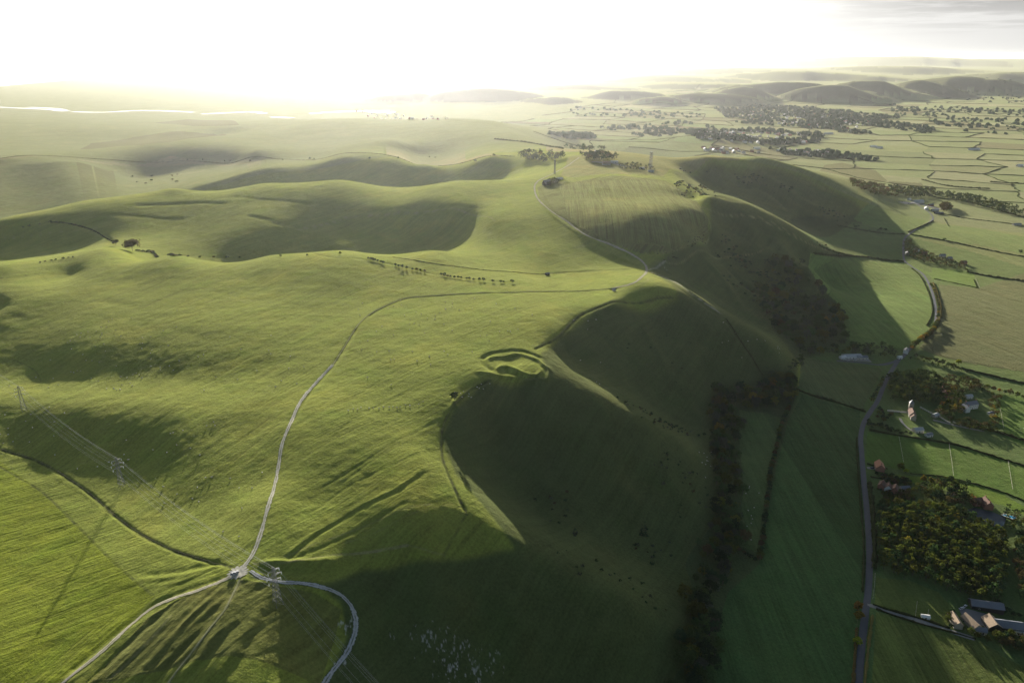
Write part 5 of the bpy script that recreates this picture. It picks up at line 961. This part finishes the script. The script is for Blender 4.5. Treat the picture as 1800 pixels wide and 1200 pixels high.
# dew pond disc etc: vehicles
def car(px, py, rz, m, label, big=1.0):
    x, y, z = P(px, py); e = tag(empty('parked_car', (x, y, z+.3), rz), label, 'car'); e.scale = (big,)*3
    b = MB(); b.add([(-2.1,-.85,.35),(2.1,-.85,.35),(2.1,.85,.35),(-2.1,.85,.35),(-2.1,-.85,.9),(2.1,-.85,.8),(2.1,.85,.8),(-2.1,.85,.9)], [(3,2,1,0),(4,5,6,7),(0,1,5,4),(1,2,6,5),(2,3,7,6),(3,0,4,7)]); b.build('body', m, e)
    g = MB(); g.add([(-1.7,-.78,.9),(1.1,-.78,.85),(1.1,.78,.85),(-1.7,.78,.9),(-1.2,-.65,1.45),(.4,-.65,1.45),(.4,.65,1.45),(-1.2,.65,1.45)], [(0,1,5,4),(1,2,6,5),(2,3,7,6),(3,0,4,7)]); g.build('windows', GLASS, e); MB().box((-.4,0,1.48), (1.65,1.35,.06)).build('roof', m, e)
    for sx in (-1.3,1.3):
        for sy in (-.86,.86): MB().bar((sx, sy-.1, .33), (sx, sy+.1, .33), .33, 10).build('wheel', TYRE, e)
    return e
for px, py, rz, m, lb in [(410,1009,1.2,CARW,'white car parked on the chalk at the track junction, left one'),(415,1008,1.3,CARW,'white car parked on the chalk at the track junction, right one'),(1485,633,.2,CARW,'white van parked before the long nursery shed, first from left'),(1491,634,.2,CARW,'white van parked before the long nursery shed, second from left'),(1503,634,.3,CARW,'white car parked right of the nursery vans'),(1525,633,.1,CARW,'white car parked right beyond the dark nursery shed'),(1690,1070,.4,CARW,'white car at the top of the farmyard by the plantation'),(1696,1066,.6,CARW,'pale car beside the white one at the top of the farmyard'),(1694,1082,.2,CARD,'dark car parked between the buff roofed barns'),(1586,356,.3,CARW,'white car at the left end of the far farm park'),(1591,358,.3,CARW,'white car in the middle of the far farm park'),(1597,359,.3,CARD,'dark car at the right end of the far farm park'),(1533,823,.2,CARD,'dark car on the drive of the orange roofed house')]: car(px, py, rz, m, lb)
# distant houses of the valley towns
hm_ = MB(); hm_.add([(-7,-4.5,-1),(7,-4.5,-1),(7,4.5,-1),(-7,4.5,-1),(-7,-4.5,5),(7,-4.5,5),(7,4.5,5),(-7,4.5,5),(-7,0,8.5),(7,0,8.5)], [(0,1,5,4),(2,3,7,6),(0,4,8,7,3),(1,2,6,9,5),(4,5,9,8),(7,8,9,6)])
meshes = []
for wl, rf in ((WHITE, SLATE),(BRICK, TILE),(WHITE, TILE),(PALEW, SLATE)):
    me = bpy.data.meshes.new('town_house'); me.from_pydata(hm_.v, [], hm_.f); me.materials.append(wl); me.materials.append(rf); me.polygons.foreach_set('material_index', [0,0,0,0,1,1]); meshes.append(me)
hp = []
for s, sp, k in [('1210 234 1330 227 1440 238 1420 252 1320 254 1230 246',42,110),('1290 196 1400 196 1540 212 1500 228 1380 220 1300 210',70,100),('1210 262 1290 262 1340 270 1280 272',26,26),('1350 260 1440 266 1500 280 1440 276',34,30),('620 196 760 206 830 210 760 213 640 204',60,34)]: hp += scatter(s, sp, k)
print('town houses', len(hp))
for x, y in hp[:300]:
    o = link('town_house', random.choice(meshes), None, (x, y, Hat(x, y)), random.uniform(-.3,.3)+random.choice((0,1.57)), random.uniform(.9,1.6)); tag(o, 'tiny distant house of the hazy valley towns', 'house', 'distant houses of the valley towns')
for px, py, L, lb in ((1456,236,60,'white glasshouse roof glinting in the valley, left one'),(1535,259,36,'white barn roof far out in the valley, left of a pair'),(1545,261,36,'white barn roof far out in the valley, right of a pair'),(1712,264,60,'long pale roof far right in the valley'),(1330,262,34,'white roof beside the small green hill'),(1372,266,40,'white quarry shed at the valley edge'),(1495,231,20,'lone white roof in the middle valley'),(1792,293,26,'white gabled farm at the far right edge')): H_('far_barn',px,py,L,14,6,4,WHITE,WHITE,.2,lb,'barn',0,2)
# ---------------------------------------------------------------- sheep
def sheep_mesh():
    v = []; f = []; ring = [(-.62,.05,.62),(-.55,.24,.66),(-.3,.31,.66),(.1,.31,.66),(.38,.27,.68),(.52,.17,.74),(.68,.10,.82),(.78,.11,.84),(.95,.07,.74),(1.0,.03,.70)]
    for x_, r_, z_ in ring:
        for k in range(8): a = 6.283*k/8; v.append((x_, math.cos(a)*r_, z_+math.sin(a)*r_*1.05))
    for i_ in range(len(ring)-1):
        for k in range(8): f.append((i_*8+k, i_*8+(k+1)%8, i_*8+8+(k+1)%8, i_*8+8+k))
    f += [tuple(range(8))[::-1], tuple(range(len(v)-8, len(v)))]; mi = [0]*(6*8)+[1]*(len(f)-48); mb = MB(); mb.v = v; mb.f = f
    for sx in (-.42,.33):
        for sy in (-.16,.16): mb.bar((sx, sy, .45), (sx, sy, 0), .06, 5, .04)
    for sy in (-1,1): mb.bar((.76, sy*.08, .92), (.70, sy*.22, .90), .04, 4, .02)
    me = bpy.data.meshes.new('sheep'); me.from_pydata(mb.v, [], mb.f); me.materials.append(WOOL); me.materials.append(FACE); mi += [1]*(len(mb.f)-len(mi)); me.polygons.foreach_set('material_index', mi); me.update(); me.shade_smooth(); return me
SH = sheep_mesh()
def flock(poly, n_, label, group, row_=None):
    out = []
    if row_: out = along(row_, 4.5, 1.6)[:n_]
    else:
        p = np.array([P(*q)[:2] for q in pts(poly)]); x0, y0 = p.min(0); x1, y1 = p.max(0); cs_ = [(random.uniform(x0, x1), random.uniform(y0, y1)) for _ in range(9)]; t = 0
        while len(out) < n_ and t < 30000:
            t += 1
            if random.random() < .5: cc = random.choice(cs_); x, y = random.gauss(cc[0], 16), random.gauss(cc[1], 16)
            else: x, y = random.uniform(x0, x1), random.uniform(y0, y1)
            c = False
            for u, v in zip(p, np.roll(p, -1, 0)):
                if (u[1] > y) != (v[1] > y) and x < (v[0]-u[0])*(y-u[1])/(v[1]-u[1])+u[0]: c = not c
            if c: out.append((x, y))
    for x, y in out: tag(link('sheep', SH, None, (x, y, Hat(x, y)), random.uniform(0, 6.28), random.uniform(.95,1.25)), label, 'sheep', group)
    return len(out)
ns = [flock('60 620 200 560 330 540 460 570 560 600 520 680 300 690 80 690 0 680', 92, 'white sheep grazing the wide hollow left of the chalk track', 'sheep in the wide hollow left of the chalk track'),
 flock('620 530 850 520 960 560 860 610 800 690 620 690', 62, 'white sheep grazing between the chalk track and the earthwork', 'sheep between the chalk track and the earthwork'),
 flock('', 26, 'sheep in the straggling line below the earthwork', 'sheep strung out in a line below the earthwork', '612 722 640 718 680 717 715 714 745 706'),
 flock('790 690 850 672 870 676 820 706', 14, 'sheep bunched in the rough corner by the combe rim fence', 'sheep in the rough corner'),
 flock('120 770 400 740 480 800 440 930 400 960 300 930 160 850 60 800', 34, 'sheep grazing under the power line', 'sheep grazing under the power line'),
 flock('0 700 120 700 110 780 0 780', 14, 'sheep grazing round the left edge pylon', 'sheep round the left edge pylon'),
 flock('1225 780 1258 790 1250 850 1225 850', 10, 'pale sheep on the toe of the middle spur in deep shade', 'sheep on the shaded spur toe'), flock('1306 850 1335 850 1330 950 1306 950', 14, 'pale sheep in the shaded narrow pasture', 'sheep in the narrow pasture'), flock('1250 560 1380 620 1360 650 1280 640', 12, 'pale sheep on the shaded face of the chalk spur', 'sheep on the chalk spur face'), flock('1000 560 1080 560 1060 680 1010 650', 8, 'pale sheep high in the shaded middle combe', 'sheep high in the middle combe')]
print('sheep', sum(ns))
# ---------------------------------------------------------------- camera, sky, sun, haze
cam = bpy.data.cameras.new('camera'); cam.lens = 26; cam.sensor_width = 36; cam.clip_end = 250000; cam.clip_start = 1
c = bpy.data.objects.new('camera', cam); c.location = (0,0,CAMZ); c.rotation_euler = (math.pi/2-TH, 0, 0); COL.objects.link(c); sc.camera = c
SAZ = DEG(-8.5); SEL = DEG(11.8)
w = bpy.data.worlds.new('World'); sc.world = w; w.use_nodes = True; nt = w.node_tree; n = N(nt)
sk = n('ShaderNodeTexSky'); sk.sky_type = 'NISHITA'; sk.sun_disc = False; sk.sun_elevation = SEL; sk.sun_rotation = SAZ; sk.dust_density = 1.0
tc = n('ShaderNodeTexCoord').outputs['Generated']; sx = n('ShaderNodeSeparateXYZ', i_0=tc)
el = sx.outputs[2]
sunv = (math.sin(SAZ)*math.cos(SEL), math.cos(SAZ)*math.cos(SEL), math.sin(SEL))
dt = n.m('MAXIMUM', n('ShaderNodeVectorMath', operation='DOT_PRODUCT', i_0=tc, i_1=sunv).outputs['Value'], 0)
veil = n('ShaderNodeMapRange', i_0=el, i_1=.07, i_2=.15, i_3=1.0, i_4=0.0); veil.interpolation_type = 'SMOOTHSTEP'
# thin high cloud and haze near the horizon, brightest round the sun
proj = n('ShaderNodeCombineXYZ', i_0=n.m('DIVIDE', sx.outputs[0], n.m('ADD', n.m('ABSOLUTE', el), .03)), i_1=n.m('DIVIDE', sx.outputs[1], n.m('ADD', n.m('ABSOLUTE', el), .03))).outputs[0]
cn = n.noise(proj, .42, 7, .62); away = n.m('SUBTRACT', 1, n.ramp(dt, .78, .93)); cl_ = n.m('MULTIPLY', n.ramp(cn, .42, .56), n.m('MULTIPLY', n.ramp(el, .018, .055), away))
vs_ = n.m('MULTIPLY', n.m('ADD', VEIL0, n.m('MULTIPLY', n.m('POWER', dt, 6), VEIL1)), n.m('SUBTRACT', 1, n.m('MULTIPLY', cl_, .42)))
vcol = n.mix(1.0, (1,.992,.965), n('ShaderNodeCombineXYZ', i_0=vs_, i_1=vs_, i_2=vs_).outputs[0], 'MULTIPLY')
skc = n.mix(veil.outputs[0], sk.outputs[0], vcol)
au = n.m('MULTIPLY', n.m('POWER', dt, AUP), AUR)       # the wide bright aureole of a hazy sun
skc = n.mix(1.0, skc, n.mix(1.0, (1,.95,.84), n('ShaderNodeCombineXYZ', i_0=au, i_1=au, i_2=au).outputs[0], 'MULTIPLY'), 'ADD')
bg = nt.nodes['Background']; nt.links.new(skc, bg.inputs[0]); bg.inputs[1].default_value = SKY
sl = bpy.data.lights.new('sun', 'SUN'); sl.energy = 5; sl.angle = DEG(.5); sl.color = (1,.935,.82)
s = link('sun', None) if False else bpy.data.objects.new('sun', sl); COL.objects.link(s)
d = Vector((math.sin(SAZ)*math.cos(SEL), math.cos(SAZ)*math.cos(SEL), math.sin(SEL))); s.rotation_euler = d.to_track_quat('Z', 'Y').to_euler()
hz = MB(); hz.box((0,28000,240), (260000,190000,600)); ho = hz.build('haze', gm); ho.data.materials.clear(); tag(ho, kind='stuff')
hm, nt = mat('haze_air'); n = N(nt); pv = n('ShaderNodeVolumePrincipled'); pv.inputs['Density'].default_value = HDEN; pv.inputs['Anisotropy'].default_value = HANI; pv.inputs['Color'].default_value = (.94,.955,.97,1)
nt.links.new(pv.outputs[0], n('ShaderNodeOutputMaterial').inputs['Volume']); ho.data.materials.append(hm)
sc.view_settings.view_transform = 'Standard'; sc.view_settings.look = 'None'; sc.view_settings.gamma = 1; sc.view_settings.exposure = EXPO
sc.cycles.max_bounces = 6; sc.cycles.volume_bounces = 1; sc.cycles.transparent_max_bounces = 4
